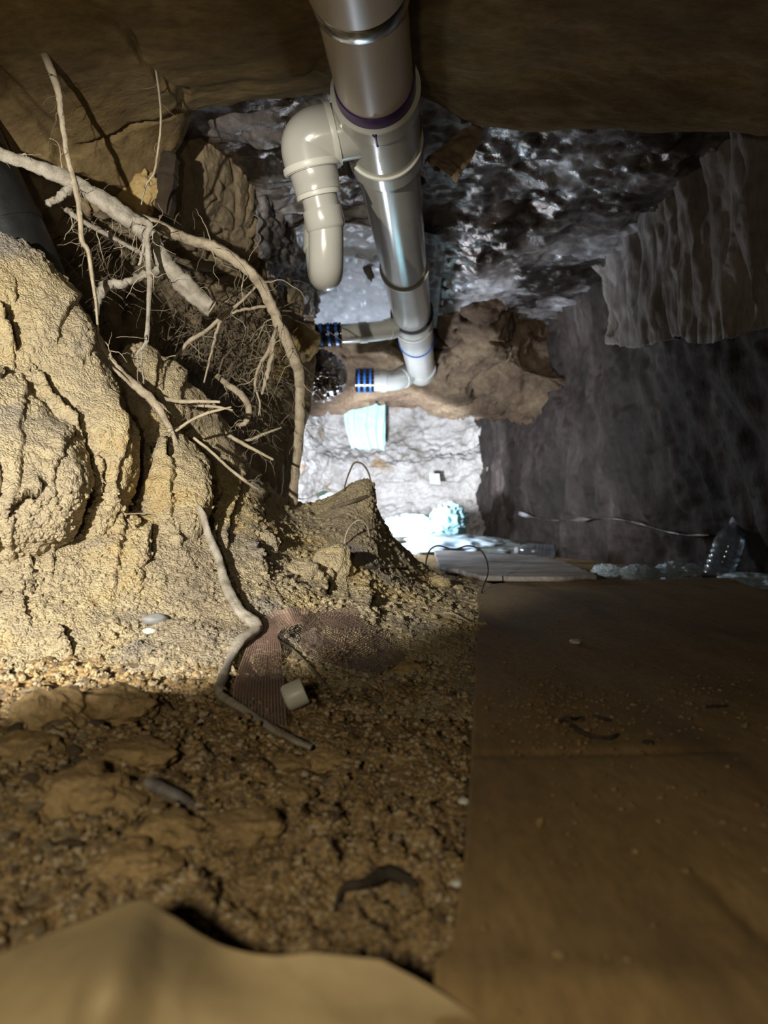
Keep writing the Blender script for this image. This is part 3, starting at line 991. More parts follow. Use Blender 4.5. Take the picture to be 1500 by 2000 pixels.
mb.add(ps, [(k, k + 1, k + 10, k + 9) for k in range(8)])
mb.build('primer_smear', MAT['primer_pale'], drain)['label'] = 'pale purple primer smear on the trap'


def branch(name, a, m, b, r, hubs, c0_, c1_):
    mb = MB()
    e = crv([a, m, b], 24)
    tube(mb, e, r, 32)
    o = sharp(mb.build(name, MAT['pvc'], drain), 50)
    for h in hubs:
        i = int(h * 23)
        mb = MB()
        u = (e[min(i + 1, 23)] - e[max(i - 1, 0)]).normalized()
        lathe(mb, e[i], e[i] + u, [(-.012, r), (-.012, r * 1.09), (.012, r * 1.09), (.013, r)], 32)
        sharp(mb.build('hub', MAT['pvc'], o))
    mb = MB()
    u = (c1_ - c0_).normalized()
    Lc = (c1_ - c0_).length
    prof = []
    nr = 9
    for k in range(nr):
        t0, t1 = k * Lc / nr, (k + 1) * Lc / nr
        prof += [(t0, r * 1.06), (t0 + 0.2 * (t1 - t0), r * 1.18), (t0 + 0.7 * (t1 - t0), r * 1.18), (t1, r * 1.06)]
    lathe(mb, c0_, c1_, prof, 32)
    rc = sharp(mb.build('rubber_coupling', MAT['rubber_gloss'], drain), 60)
    for t in (0.2, 0.5, 0.8):
        mb = MB()
        lathe(mb, c0_, c1_, [(t * Lc - .004, r * 1.1), (t * Lc - .004, r * 1.215), (t * Lc + .004, r * 1.215), (t * Lc + .004, r * 1.1)], 32)
        bb = sharp(mb.build('blue_band', MAT['blue'], rc))
    return o


MAT['rubber_gloss'] = plain_mat('glossy_rubber', (0.012, 0.012, 0.014), rough=0.14, spec=0.8)
b1 = ax(2.26)
branch('branch_pipe', b1 + Vector((-0.03, 0, -0.02)), P(745, 646, 2.22), P(655, 653, 2.2), 0.030, (0.36, 0.72), P(668, 652, 2.2), P(617, 656, 2.2))
b2 = ax(3.06)
branch('branch_pipe', b2 + Vector((-0.03, 0, 0.0)), P(775, 742, 3.0), P(722, 744, 2.98), 0.043, (0.35, 0.75), P(731, 743, 2.98), P(694, 743, 2.98))

# ================================================================== roots
def root_path(ctrl, n):
    """ctrl rows (px, py, d, rpx) -> points and radii"""
    A = np.array([(*P(c[0], c[1], c[2]), c[3] * c[2] / F) for c in ctrl])
    B_ = cr(A, n)
    return [Vector(q[:3]) for q in B_], [max(q[3], 0.0003) for q in B_]


def wander(start, dirv, length, r0, seed, grav=0.3, n=10, curl=0.5):
    rg = random.Random(seed)
    d = Vector(dirv).normalized()
    pts, rad = [Vector(start)], [r0]
    st = length / n
    for i in range(n):
        d = (d + Vector((rg.uniform(-1, 1), rg.uniform(-1, 1), rg.uniform(-1, 1))) * curl + Vector((0, 0, -grav * 0.3))).normalized()
        pts.append(pts[-1] + d * st)
        rad.append(r0 * (1 - 0.75 * (i + 1) / n))
    return pts, rad


def root(label, ctrl, mat='bark', n=40, sides=12, rough=0.12, seed=0, lets=0, llen=0.09, lrad=0.0010, group=None, cut=False, name='root', branches=(), jit=1.0):
    pts, rad = root_path(ctrl, n)
    rg = random.Random(seed)
    for i in range(1, n - 1):
        pts[i] = pts[i] + Vector((rg.uniform(-1, 1), rg.uniform(-1, 1), rg.uniform(-1, 1))) * rad[i] * 0.13 * jit
    mb = MB()
    tube(mb, pts, rad, sides, True, rough, seed)
    o = mb.build(name, MAT[mat])
    tag(o, label, 'root', group)
    for bc_ in branches:
        bp_, br_ = root_path(bc_, max(10, 8 * len(bc_)))
        m2 = MB()
        for i in range(1, len(bp_)):
            bp_[i] = bp_[i] + Vector((rg.uniform(-1, 1), rg.uniform(-1, 1), rg.uniform(-1, 1))) * br_[i] * 0.35
        tube(m2, bp_, br_, 8, True, rough, seed + 5)
        m2.build('side_root', MAT[mat], o)
    if cut:
        t = (pts[-1] - pts[-3]).normalized()
        m2 = MB()
        tube(m2, [pts[-1] - t * 0.001, pts[-1] + t * 0.0012], [rad[-1] * 0.98, rad[-1] * 0.93], sides, True, 0.05, seed)
        m2.build('cut_end', MAT['cutwood'], o, smooth=False)['label'] = 'pale sawn end'
    for k in range(lets):
        i = rg.randint(1, n - 2)
        dv = Vector((rg.uniform(-1, 1), rg.uniform(-0.6, 0.3), rg.uniform(-1.0, 0.4)))
        m2 = MB()
        p_, r_ = wander(pts[i], dv, llen * rg.uniform(0.4, 1.2), lrad * rg.uniform(0.6, 1.2), seed * 100 + k)
        tube(m2, p_, r_, 5)
        if rg.random() < 0.7:
            j = rg.randint(3, 7)
            p2, r2 = wander(p_[j], dv + Vector((rg.uniform(-1, 1), 0, rg.uniform(-1, 1))), llen * 0.5, r_[j] * 0.8, seed * 100 + k + 50, n=7)
            tube(m2, p2, r2, 4)
        m2.build('rootlet', MAT['rootlet'] if mat.startswith('bark') else MAT['rootdark'], o)
    return o


root('thick grey root with a sawn end reaching down from the upper left corner',
     [(-60, 270, .98, 12), (0, 300, 1.0, 12), (60, 322, 1.02, 12), (130, 350, 1.05, 14), (190, 388, 1.08, 16), (250, 428, 1.10, 17), (290, 460, 1.12, 17), (318, 508, 1.14, 18), (360, 555, 1.16, 18), (414, 601, 1.18, 17)],
     'bark_grey', 70, 16, 0.16, 1, lets=9, llen=.06, cut=True,
     branches=[[(318, 523, 1.14, 8), (280, 538, 1.13, 8), (236, 553, 1.12, 8), (208, 556, 1.11, 10), (192, 583, 1.10, 9), (186, 612, 1.10, 6)],
               [(140, 360, 1.05, 9), (118, 385, 1.05, 8), (92, 398, 1.05, 6)]])
root('long curved brown root arching down in front of the far wall to the mound top',
     [(165, 374, 1.12, 7), (215, 400, 1.13, 9), (258, 419, 1.14, 9), (300, 437, 1.15, 10), (360, 464, 1.17, 10), (420, 483, 1.19, 11), (470, 515, 1.21, 11), (505, 549, 1.23, 11), (530, 598, 1.26, 10), (553, 650, 1.29, 11), (575, 700, 1.32, 10), (585, 742, 1.35, 10), (586, 800, 1.38, 9), (582, 870, 1.41, 9), (575, 930, 1.44, 8), (571, 985, 1.46, 9)],
     'bark', 90, 14, 0.16, 2, lets=24, llen=.10)
root('pale thin root dangling straight down from the clay ceiling at far left',
     [(66, 60, 1.02, 4), (80, 90, 1.03, 6), (97, 130, 1.03, 7), (112, 172, 1.04, 7), (118, 215, 1.05, 5), (125, 262, 1.05, 5), (132, 310, 1.05, 5), (146, 362, 1.05, 5), (155, 412, 1.05, 5), (160, 468, 1.05, 5), (172, 490, 1.05, 4), (180, 540, 1.05, 4), (187, 590, 1.05, 3), (192, 648, 1.05, 2)],
     'rootlet', 70, 9, 0.2, 3, lets=16, llen=.05, lrad=.0008, branches=[[(156, 415, 1.05, 4), (157, 450, 1.05, 3), (160, 482, 1.05, 1)]])
root('hair-thin root hanging from the ceiling above the yellow clay patch',
     [(290, 40, 1.03, 1.5), (303, 130, 1.10, 2.2), (309, 170, 1.12, 2.2), (313, 205, 1.14, 2.2), (314, 245, 1.16, 2.2), (309, 290, 1.18, 2.2), (301, 338, 1.2, 2.5), (285, 362, 1.2, 2), (276, 400, 1.2, 1.2)],
     'rootlet', 50, 6, 0.15, 4, lets=5, llen=.04, lrad=.0007)
root('pale root stub leaning out of the bank beside the black pipe',
     [(122, 565, 1.05, 6), (135, 580, 1.05, 9), (150, 603, 1.05, 9), (168, 630, 1.055, 8), (188, 655, 1.06, 8), (205, 690, 1.065, 8), (228, 720, 1.07, 8), (258, 748, 1.075, 8), (290, 775, 1.08, 9), (318, 812, 1.08, 7), (345, 868, 1.075, 5)],
     'bark', 50, 12, 0.16, 5, lets=5, llen=.05)
root('short thin root crossing to join the pale stub on the bank',
     [(177, 697, 1.04, 4), (210, 713, 1.05, 4), (238, 735, 1.06, 4), (264, 760, 1.075, 3)], 'bark', 20, 8, 0.12, 6)
root('crooked knotted root hanging vertically under the thick grey root',
     [(262, 429, 1.09, 6), (280, 432, 1.08, 7), (294, 441, 1.08, 6), (287, 462, 1.08, 5), (290, 510, 1.08, 5), (292, 553, 1.08, 5), (289, 618, 1.08, 4), (286, 665, 1.08, 4), (276, 690, 1.08, 2), (281, 750, 1.08, 1)],
     'bark_grey', 60, 9, 0.22, 7, lets=12, llen=.06, branches=[[(283, 455, 1.08, 3), (279, 485, 1.08, 3), (272, 518, 1.08, 2.5)], [(283, 675, 1.08, 2), (268, 690, 1.08, 2), (272, 715, 1.08, 1)]])
root('straight slender root slanting behind the thick grey root',
     [(128, 408, 1.18, 5), (165, 435, 1.18, 5), (208, 458, 1.18, 4), (260, 486, 1.17, 4), (325, 515, 1.16, 3)], 'bark_grey', 40, 9, 0.2, 8, lets=14, llen=.06)
root('thick brown root half buried in the soil wall behind the slender root',
     [(190, 425, 1.33, 14), (240, 452, 1.34, 15), (300, 488, 1.35, 14), (350, 515, 1.37, 12), (420, 520, 1.42, 9)], 'rootdark', 40, 12, 0.15, 9)
root('forked root running across the dark hollow toward the long curved root',
     [(500, 560, 1.28, 2), (470, 590, 1.27, 3), (434, 618, 1.26, 4), (400, 648, 1.25, 4), (368, 668, 1.24, 4), (334, 710, 1.23, 2)], 'bark', 36, 8, 0.2, 10, lets=10, llen=.07,
     branches=[[(434, 618, 1.26, 4), (425, 640, 1.26, 3), (415, 680, 1.26, 2.5), (398, 748, 1.26, 1.5)], [(434, 618, 1.26, 3), (470, 606, 1.26, 3), (520, 598, 1.26, 3)]])
root('curled dark root looping out of the hollow above the bank crest',
     [(425, 735, 1.36, 6), (440, 748, 1.34, 6), (470, 771, 1.32, 7), (486, 797, 1.30, 6), (480, 826, 1.29, 5), (462, 830, 1.29, 3)], 'bark', 34, 10, 0.15, 11, lets=5, llen=.05)
root('thin straight root poking out over the crest of the bank',
     [(424, 838, 1.28, 3), (460, 858, 1.27, 3.5), (500, 880, 1.26, 3), (534, 898, 1.25, 2)], 'rootlet', 24, 7, 0.15, 12, lets=5, llen=.05)
root('uppermost of three thin roots fanning right from a dark cleft in the bank',
     [(310, 776, 1.15, 4), (350, 784, 1.10, 4), (390, 784, 1.08, 3.5), (430, 785, 1.07, 2.5)], 'rootlet', 24, 7, 0.12, 13, lets=3, llen=.04)
root('middle of three thin roots fanning right from a dark cleft in the bank',
     [(355, 790, 1.15, 3), (390, 792, 1.11, 3), (425, 795, 1.09, 3), (455, 801, 1.08, 1.5)], 'rootlet', 24, 7, 0.12, 14, lets=3, llen=.04)
root('lowest of three thin roots fanning right from a dark cleft in the bank',
     [(343, 842, 1.08, 3), (372, 822, 1.08, 3), (408, 806, 1.08, 3), (452, 795, 1.08, 1.5)], 'rootlet', 24, 7, 0.12, 15, lets=3, llen=.04)
root('twisted thin root sticking out between the bank crest and the long curved root',
     [(470, 862, 1.33, 3), (490, 858, 1.33, 3), (514, 848, 1.33, 3), (550, 835, 1.33, 1.5)], 'bark', 22, 7, 0.2, 16, lets=4, llen=.05)
root('thin root trailing down the face of the bank below the fan of roots',
     [(378, 855, 1.12, 3), (410, 880, 1.12, 3), (448, 915, 1.14, 3), (480, 940, 1.15, 3), (506, 957, 1.17, 1.5)], 'rootlet', 30, 7, 0.15, 17, lets=3, llen=.04)
root('wispy forked root dangling beside the lower half of the long curved root',
     [(540, 640, 1.33, 2), (532, 665, 1.33, 4), (522, 690, 1.33, 3), (508, 715, 1.33, 4), (498, 750, 1.33, 3), (508, 790, 1.33, 2), (500, 825, 1.33, 1.5)], 'bark', 40, 7, 0.25, 18, lets=12, llen=.07,
     branches=[[(535, 660, 1.33, 3), (530, 700, 1.33, 5), (520, 740, 1.33, 4), (512, 770, 1.33, 2)]])
# matted fine roots in the hollow
mb = MB()
rg = random.Random(99)
for k in range(330):
    px, py = rg.gauss(420, 75), rg.gauss(680, 65)
    if px > 560 or py < 540: continue
    d_ = 1.62 + rg.uniform(-0.18, 0.05)
    p_, r_ = wander(P(px, py, d_), (rg.uniform(-1, 1), rg.uniform(-.4, .2), rg.uniform(-1.4, 0.4)), rg.uniform(.08, .28), rg.uniform(.0007, .0022), 5000 + k, n=9, curl=.45)
    tube(mb, p_, r_, 4)
o = mb.build('root_mat', MAT['rootdark'])
tag(o, 'matted tangle of fine dark roots in the hollow behind the bank crest', 'roots', kind='stuff')
mb = MB()
for k in range(150):
    px, py = rg.gauss(200, 70), rg.gauss(500, 70)
    if py < 400 or px < 110: continue
    p_, r_ = wander(P(px, py, 1.25 + rg.uniform(-.08, .12)), (rg.uniform(-1, 1), 0, rg.uniform(-1, .3)), rg.uniform(.04, .13), rg.uniform(.0005, .0011), 7000 + k, n=8, curl=.5)
    tube(mb, p_, r_, 4)
for k in range(60):
    px, py = rg.gauss(470, 50), rg.gauss(800, 50)
    p_, r_ = wander(P(px, py, 1.38 + rg.uniform(-.05, .1)), (rg.uniform(-1, 1), 0, rg.uniform(-1, .3)), rg.uniform(.04, .11), rg.uniform(.0005, .0011), 7500 + k, n=8, curl=.5)
    tube(mb, p_, r_, 4)
o = mb.build('root_hairs', MAT['rootdark'])
tag(o, 'wispy root hairs hanging round the slender root and along the bank crest', 'roots', kind='stuff')


def lying(label, pix, rpx, mat, n=40, off=0.004, sides=10, rough=0.12, seed=0, name='root', cat='root', lift=None, lets=0):
    """a stick or root that follows the soil seen at these pixels"""
    A = []
    for k, c in enumerate(pix):
        h = hit(c[0], c[1], off)
        rr_ = (c[2] if len(c) > 2 else rpx) * h.y / F
        z_ = lift[k] if lift else 0
        A.append((h.x, h.y, h.z + rr_ * 0.6 + z_, rr_))
    A = cr(np.array(A), n)
    mb = MB()
    tube(mb, [Vector(a[:3]) for a in A], [max(a[3], .0003) for a in A], sides, True, rough, seed)
    o = mb.build(name, MAT[mat])
    tag(o, label, cat)
    return o


lying('grey root lying down the bank with a sharp elbow beside the mesh strip',
      [(387, 990, 4), (398, 1012, 7), (408, 1050, 7), (427, 1093, 7), (436, 1130, 8), (446, 1160, 9), (468, 1200, 10), (500, 1228, 11), (498, 1240, 11), (470, 1258, 10), (452, 1290, 9), (436, 1330, 9), (427, 1352, 9), (432, 1364, 8), (470, 1388, 8), (518, 1420, 8), (558, 1444, 8), (606, 1464, 6)],
      8, 'bark_grey', 110, 0.014, 12, 0.26, 31)
lying('thin brown twig winding from the mesh strip across the crumbly floor',
      [(530, 1240, 2), (548, 1255, 3), (574, 1273, 3), (610, 1308, 3), (638, 1340, 2.5), (694, 1356, 2.2), (740, 1362, 2), (776, 1362, 1.5)], 2.5, 'rootdark', 60, .006, 6, .15, 32, 'twig', 'twig')
lying('arched thin brown stem standing on top of the dirt mound',
      [(672, 956, 2), (683, 925, 2), (692, 904, 2), (703, 904, 2), (714, 914, 2), (722, 930, 2), (727, 955, 2)], 2, 'rootdark', 40, .0, 6, .1, 33, 'stem', 'twig')if False else None


def free(label, ctrl, mat, n=40, sides=7, rough=.12, seed=0, name='twig', cat='twig', group=None):
    pts, rad = root_path(ctrl, n)
    mb = MB()
    tube(mb, pts, rad, sides, True, rough, seed)
    return tag(mb.build(name, MAT[mat]), label, cat, group)


free('arched thin brown stem standing on top of the dirt mound',
     [(670, 965, 1.47, 1.6), (676, 940, 1.46, 1.6), (684, 918, 1.46, 1.6), (692, 904, 1.46, 1.6), (704, 904, 1.46, 1.6), (714, 913, 1.46, 1.6), (722, 930, 1.46, 1.6), (727, 962, 1.47, 1.6)], 'rootdark', seed=41)
lying('dark stick resting slantwise on the crown of the dirt mound', [(648, 994, 3), (680, 984, 4), (705, 976, 4), (731, 966, 3)], 4, 'rootdark', 24, .006, 8, .15, 42, 'stick', 'twig')
lying('straight thin stick lying level across the foot of the mound', [(676, 1109, 2), (710, 1110, 3), (750, 1112, 3), (795, 1111, 2)], 3, 'rootdark', 24, .006, 7, .15, 43, 'stick', 'twig')
free('small arched stem on the right shoulder of the dirt mound',
     [(672, 1062, 1.26, 1.6), (678, 1038, 1.26, 1.6), (690, 1022, 1.26, 1.6), (703, 1016, 1.26, 1.6), (716, 1026, 1.27, 1.6), (722, 1048, 1.29, 1.6)], 'rootlet', seed=44)
free('dark wire looping over the soil to the near corner of the cardboard',
     [(831, 1118, 1.52, 1.6), (833, 1092, 1.55, 1.6), (841, 1073, 1.58, 1.6), (857, 1066, 1.6, 1.6), (887, 1073, 1.6, 1.6), (913, 1066, 1.6, 1.6), (937, 1073, 1.6, 1.6), (950, 1093, 1.58, 1.6), (953, 1120, 1.55, 1.6), (943, 1147, 1.5, 1.6), (936, 1178, 1.4, 1.6)], 'wire', 70, 6, 0.02, 45, 'wire', 'wire')
lying('short pale twig lying near the left edge of the cardboard', [(866, 1198, 2), (885, 1200, 2.2), (905, 1210, 2), (926, 1221, 1.5)], 2, 'rootlet', 24, .005, 6, .15, 46, 'twig', 'twig')
lying('fine pale root thread on the yellow soil left of the lying root', [(520 * .467, 1005, 1.5), (300, 1004, 1.6), (330, 1013, 1.2)], 1.5, 'rootlet', 20, .004, 5, .15, 47, 'rootlet_thread', 'root')
lying('fine pale root thread slanting across the leftmost crack of the bank', [(163, 902, 1.5), (185, 925, 1.6), (208, 946, 1.2)], 1.5, 'rootlet', 20, .004, 5, .15, 48, 'rootlet_thread', 'root')
lying('grey stick half sunk in the dark soil below the lying root', [(280, 1530, 5), (288, 1536, 11), (312, 1547, 12), (345, 1562, 11), (372, 1575, 9), (384, 1582, 4)], 11, 'bracket', 40, .002, 12, .16, 49, 'stick', 'twig')
lying('curved strip of black bark on the dark soil near the torn kraft sheet', [(652, 1784, 3), (660, 1762, 5), (672, 1738, 8), (700, 1732, 8), (720, 1728, 10), (740, 1716, 11), (765, 1712, 12), (790, 1722, 10), (814, 1730, 4)], 9, 'darkbark', 46, .003, 9, .45, 50, 'bark_strip', 'bark')
lying('thin dry twig on the floor soil right of the lying root end', [(610, 1455, 2), (650, 1440, 2), (680, 1432, 1.6)], 2, 'rootlet', 20, .005, 6, .15, 51, 'twig', 'twig')

# ================================================================== things in the left recess
mb = MB()
e = crv([P(-110, 180, 1.08), P(-40, 330, 1.10), P(40, 500, 1.12), P(110, 680, 1.14), P(180, 860, 1.16)], 40)
tube(mb, e, .053, 40)
bp = mb.build('black_pipe', MAT['blackpipe'])
tag(bp, 'dull black plastic pipe slanting down behind the yellow bank at far left', 'pipe')
for i in (16, 25):
    mb = MB()
    u = (e[i + 1] - e[i - 1]).normalized()
    lathe(mb, e[i], e[i] + u, [(-.008, .052), (-.008, .0548), (.008, .0548), (.008, .052)], 40)
    sharp(mb.build('ring', MAT['blackpipe'], bp))


def blob(mb, c, rad, seed, amp=0.25, freq=2.0, sub=3, ridge=False, rot=None, flat=None):
    import bmesh
    bm = bmesh.new()
    bmesh.ops.create_icosphere(bm, subdivisions=sub, radius=1.0)
    v = np.array([tuple(q.co) for q in bm.verts])
    bm.verts.index_update()
    f = [tuple(x.index for x in q.verts) for q in bm.faces]
    bm.free()
    h = fbm(v * freq + seed * 3.7, 4, seed)
    if ridge: h = 0.5 - np.abs(fbm(v * freq + seed * 3.7, 3, seed)) * 2.5 + 0.3 * h
    v = v * (1 + amp * h)[:, None]
    if flat: v[:, 2] = np.where(v[:, 2] < flat, flat + (v[:, 2] - flat) * 0.1, v[:, 2])
    v = v * np.array(rad)
    if rot is not None: v = v @ np.array(rot.to_3x3()).T
    mb.add(v + np.array(c), f)
    return mb


def blobobj(name, label, cat, c, rad, mat, seed, parent=None, smooth=False, group=None, **kw):
    mb = MB()
    blob(mb, c, rad, seed, **kw)
    o = mb.build(name, mat, parent, smooth)
    if label: tag(o, label, cat, group)
    return o


h = hit(262, 372)
blobobj('clay_lump', 'yellow clay patch standing out of the brown wall under the clay ceiling', 'clay', h + Vector((0, 0.004, 0)), (.046, .022, .048), MAT['yellowclay'], 3, smooth=True, amp=.35, freq=2.5, sub=5)
h = hit(287, 395)
blobobj('stone', 'smooth dark grey stone set in the wall beside the yellow clay', 'stone', h + Vector((0, -0.008, 0)), (.018, .020, .034), MAT['stone'], 8, smooth=True, amp=.2, freq=1.6, sub=4)
mb = MB()
a_, b_ = hit(328, 308), hit(312, 440)
dpt = min(a_.y, b_.y) - 0.01
tube(mb, crv([P(332, 300, dpt), P(326, 345, dpt), P(322, 400, dpt), P(312, 445, dpt)], 20), [.012, .016, .018, .017, .018, .019, .018, .020, .019, .018, .018, .018, .018, .019, .018, .017, .016, .015, .013, .009], 7, True, .12, 7)
o = mb.build('stake', MAT['stake'], smooth=False)
tag(o, 'dark rotten wooden stake standing in the wall right of the grey stone', 'wood')
h = hit(590, 655)
blobobj('clay_lump', 'small yellow clay lump beside the upper blue-banded coupling', 'clay', P(592, 668, 2.05), (.045, .05, .05), MAT['yellowclay'], 5, smooth=True, amp=.4, freq=2, sub=4)
blobobj('clay_lump', 'pale yellow clay lump half hidden behind the long curved root', 'clay', P(545, 705, 1.92), (.030, .04, .05), MAT['yellowclay'], 15, smooth=True, amp=.4, freq=2, sub=4)
blobobj('plastic_bundle', 'grey crumpled plastic bundle under the blue-banded couplings', 'plastic', P(628, 735, 2.35), (.075, .10, .075), MAT['foil'], 6, smooth=True, amp=.35, freq=2.4, sub=5, ridge=True)

# ================================================================== sheets of lining
def sheet(name, label, cat, rows, mat, nv=60, nu=60, amp=.01, fr=.05, seed=0, thick=.002, kind=None, pleat=None, parent=None, tear=0.0, sq=(1, 1, 1)):
    V = loft(rows, nv, nu)
    n = gnormals(V)
    p = V.reshape(-1, 3) * np.array(sq)
    dsp = amp * (1 - np.abs(fbm(p / fr, 3, seed)) * 2.5) + 0.5 * amp * fbm(p / (fr * .3), 3, seed + 3)
    dsp = dsp.reshape(nv, nu)
    if pleat:
        u = np.linspace(0, 1, nu)[None, :]
        vv = np.linspace(0, 1, nv)[:, None]
        dsp = dsp + pleat[0] * np.abs(np.sin(u * pleat[1] * math.pi + 0.6 * np.sin(vv * 5 + seed)))
    if tear:
        ph = np.linspace(0, 1, nu)
        V[-1] += np.array([0, 0, 1]) * (tear * fbm(np.stack([ph * 9, ph * 0, ph * 0], -1), 3, seed))[:, None]
        V[0] += np.array([0, 0, 1]) * (tear * fbm(np.stack([ph * 9, ph * 0 + 3, ph * 0], -1), 3, seed))[:, None]
    V = V + n * dsp[..., None]
    o = grid_obj(name, V, mat, parent)
    so = o.modifiers.new('thickness', 'SOLIDIFY')
    so.thickness = thick
    so.offset = -1
    if label: tag(o, label, cat, kind=kind)
    return o


sheet('lining_sheet', 'crinkled silver foil hung on the left wall beside the trap', 'plastic sheet',
      [[(487, 225, 1.70), (540, 215, 1.85), (590, 225, 2.05), (612, 260, 2.18)],
       [(488, 300, 1.70), (540, 300, 1.85), (590, 310, 2.05), (612, 330, 2.18)],
       [(492, 400, 1.71), (540, 400, 1.86), (595, 400, 2.08), (612, 410, 2.18)],
       [(505, 500, 1.76), (545, 500, 1.9), (600, 500, 2.1), (612, 500, 2.18)],
       [(540, 590, 1.92), (570, 600, 2.0), (605, 620, 2.14), (612, 620, 2.18)]], MAT['foil'], 140, 90, .020, .055, 5)
gs = sheet('lining_sheet', 'smooth grey plastic sheet with a dark tear behind the trap and the main pipe', 'plastic sheet',
      [[(575, 440, 1.88), (660, 430, 1.88), (760, 440, 1.90), (872, 455, 1.92)],
       [(585, 500, 2.08), (660, 495, 2.10), (760, 500, 2.12), (868, 505, 2.12)],
       [(605, 570, 2.35), (680, 560, 2.38), (770, 560, 2.38), (860, 570, 2.40)],
       [(615, 640, 2.6), (690, 630, 2.7), (770, 630, 2.7), (852, 640, 2.7)]], plain_mat('grey_lining', (0.26, 0.26, 0.275), rough=.38, spec=.5, var=.25, vscale=9, bump=.35, bscale=40), 90, 90, .012, .10, 8)
mb = MB()
bpy.context.view_layer.update()
h = hit(717, 522, .006, ('lining_sheet',))
blob(mb, h, (.012, .010, .045), 9, amp=.5, freq=2.2, sub=3, rot=Matrix.Rotation(R(-20), 4, 'Y'))
mb.build('tear_shade', MAT['darkbark'], gs)['label'] = 'dark lump standing for the shade inside a ragged tear'  # solid dark-coloured lump on the sheet, painted shade of a torn hole
sheet('paper_flap', 'brown paper flap hanging from the silver ceiling right of the main pipe', 'paper',
      [[(936, 237, 1.47), (940, 246, 1.47), (943, 262, 1.46)],
       [(880, 275, 1.45), (900, 292, 1.44), (918, 315, 1.44)],
       [(842, 303, 1.43), (870, 318, 1.42), (900, 340, 1.42)],
       [(830, 322, 1.42), (862, 336, 1.41), (890, 362, 1.41)]], MAT['flap'], 40, 30, .008, .05, 12, .0015, tear=.008)
drape = soil_mat('dusty_drape', [(0.3, (0.12, 0.105, 0.09)), (0.5, (0.24, 0.21, 0.19)), (0.7, (0.36, 0.33, 0.31))], scale=8, rough=.6, bump=.6, bdist=.006, bscale=60, stretch=(1, 1, .3), spec=.4)
sheet('plastic_drape', 'dusty pleated plastic sheet hanging down the upper right wall', 'plastic sheet',
      [[(1172, 505, 2.30), (1250, 410, 2.02), (1320, 330, 1.80), (1375, 262, 1.62), (1560, 262, 1.36)],
       [(1195, 560, 2.30), (1255, 500, 2.02), (1325, 440, 1.80), (1390, 400, 1.62), (1580, 400, 1.36)],
       [(1200, 620, 2.30), (1258, 590, 2.02), (1325, 560, 1.80), (1400, 540, 1.62), (1590, 540, 1.36)],
       [(1205, 672, 2.28), (1262, 680, 2.02), (1325, 660, 1.80), (1405, 650, 1.62), (1600, 640, 1.36)]], drape, 110, 150, .028, .08, 14, .003, pleat=(.005, 5.3), tear=.06, sq=(1, 1, .27))

# ================================================================== cardboard and kraft paper
def flat_sheet(name, label, cat, outline, mat, thick, nx=150, ny=150, disp=None):
    """outline: two rails (left list, right list) of Vectors near -> far"""
    rows = [[a, a.lerp(b, .33), a.lerp(b, .66), b] for a, b in zip(*outline)]
    V = loft(rows, ny, nx)
    if disp is not None: V[..., 2] += disp(V)
    o = grid_obj(name, V, mat)
    so = o.modifiers.new('thickness', 'SOLIDIFY')
    so.thickness = thick
    so.offset = 1 if False else -1
    return tag(o, label, cat)


zc = 0.012
left = [G(845, 2250, zc), G(850, 1905, zc), G(880, 1840, zc), G(903, 1700, zc), G(914, 1580, zc), G(921, 1450, zc), G(926, 1350, zc), G(930, 1260, zc), G(934, 1195, zc), G(938, 1150, zc), G(1003, 1134, zc)]
ys = [q.y for q in left]
right = [Vector((np.interp(y_, [0, .3, 1.43, 1.86], [.75, .80, .80, .92]), y_, zc)) for y_ in ys[:-2]]
right += [Vector((0.835, 1.62, zc)), G(1430, 1130, zc + .004)]


def carddisp(V):
    p = V.reshape(-1, 3)
    x, y = V[..., 0], V[..., 1]
    s_ = 0.0018 * fbm(p / 0.25, 3, 5).reshape(x.shape) + 0.0006 * fbm(p / 0.03, 2, 7).reshape(x.shape)
    # a crease across, dents from knees
    s_ -= 0.0025 * np.exp(-((y - 0.49 - 0.05 * x) / 0.006) ** 2) * (x < 0.25)
    s_ += 0.003 * np.exp(-((y - 0.25) / .02) ** 2)
    a = (x - 0.16) - (y - 0.22) * (-0.10)
    s_ -= 0.004 * np.exp(-(a / 0.004) ** 2) * sstep(.36, .30, y)
    s_ += 0.006 * sstep(1.65, 1.9, y) * (0.5 + 0.5 * np.sin(x * 17))
    return s_


card = flat_sheet('cardboard_sheet', 'large flat sheet of dirty brown cardboard covering the right half of the floor', 'cardboard', (left, right), MAT['card'], .004, 160, 260, carddisp)
bpy.context.view_layer.update()
DG = bpy.context.evaluated_depsgraph_get()
# torn kraft sheet in the foreground
K = [[(-200, 2260, .215), (0, 2260, .215), (120, 2260, .212), (200, 2260, .208), (300, 2260, .212), (450, 2260, .213), (600, 2260, .213), (750, 2260, .213), (1000, 2260, .213)],
     [(-220, 2050, .225), (-40, 2050, .225), (110, 2050, .22), (185, 2050, .213), (300, 2060, .222), (450, 2060, .225), (600, 2060, .225), (760, 2060, .225), (1000, 2060, .225)],
     [(-230, 1960, .24), (-40, 1950, .24), (120, 1930, .232), (215, 1910, .222), (320, 1930, .232), (450, 1950, .238), (600, 1960, .238), (740, 1960, .238), (900, 1965, .238)],
     [(-240, 1915, .25), (-40, 1880, .255), (120, 1815, .262), (268, 1757, .268), (330, 1785, .265), (420, 1845, .258), (520, 1868, .252), (620, 1862, .25), (745, 1875, .248)],]
kraft = sheet('kraft_paper', 'torn sheet of pale kraft paper with a raised fold in the near left corner', 'paper', K, MAT['kraft'], 60, 120, .0012, .05, 3, .0008)
kraft2 = None

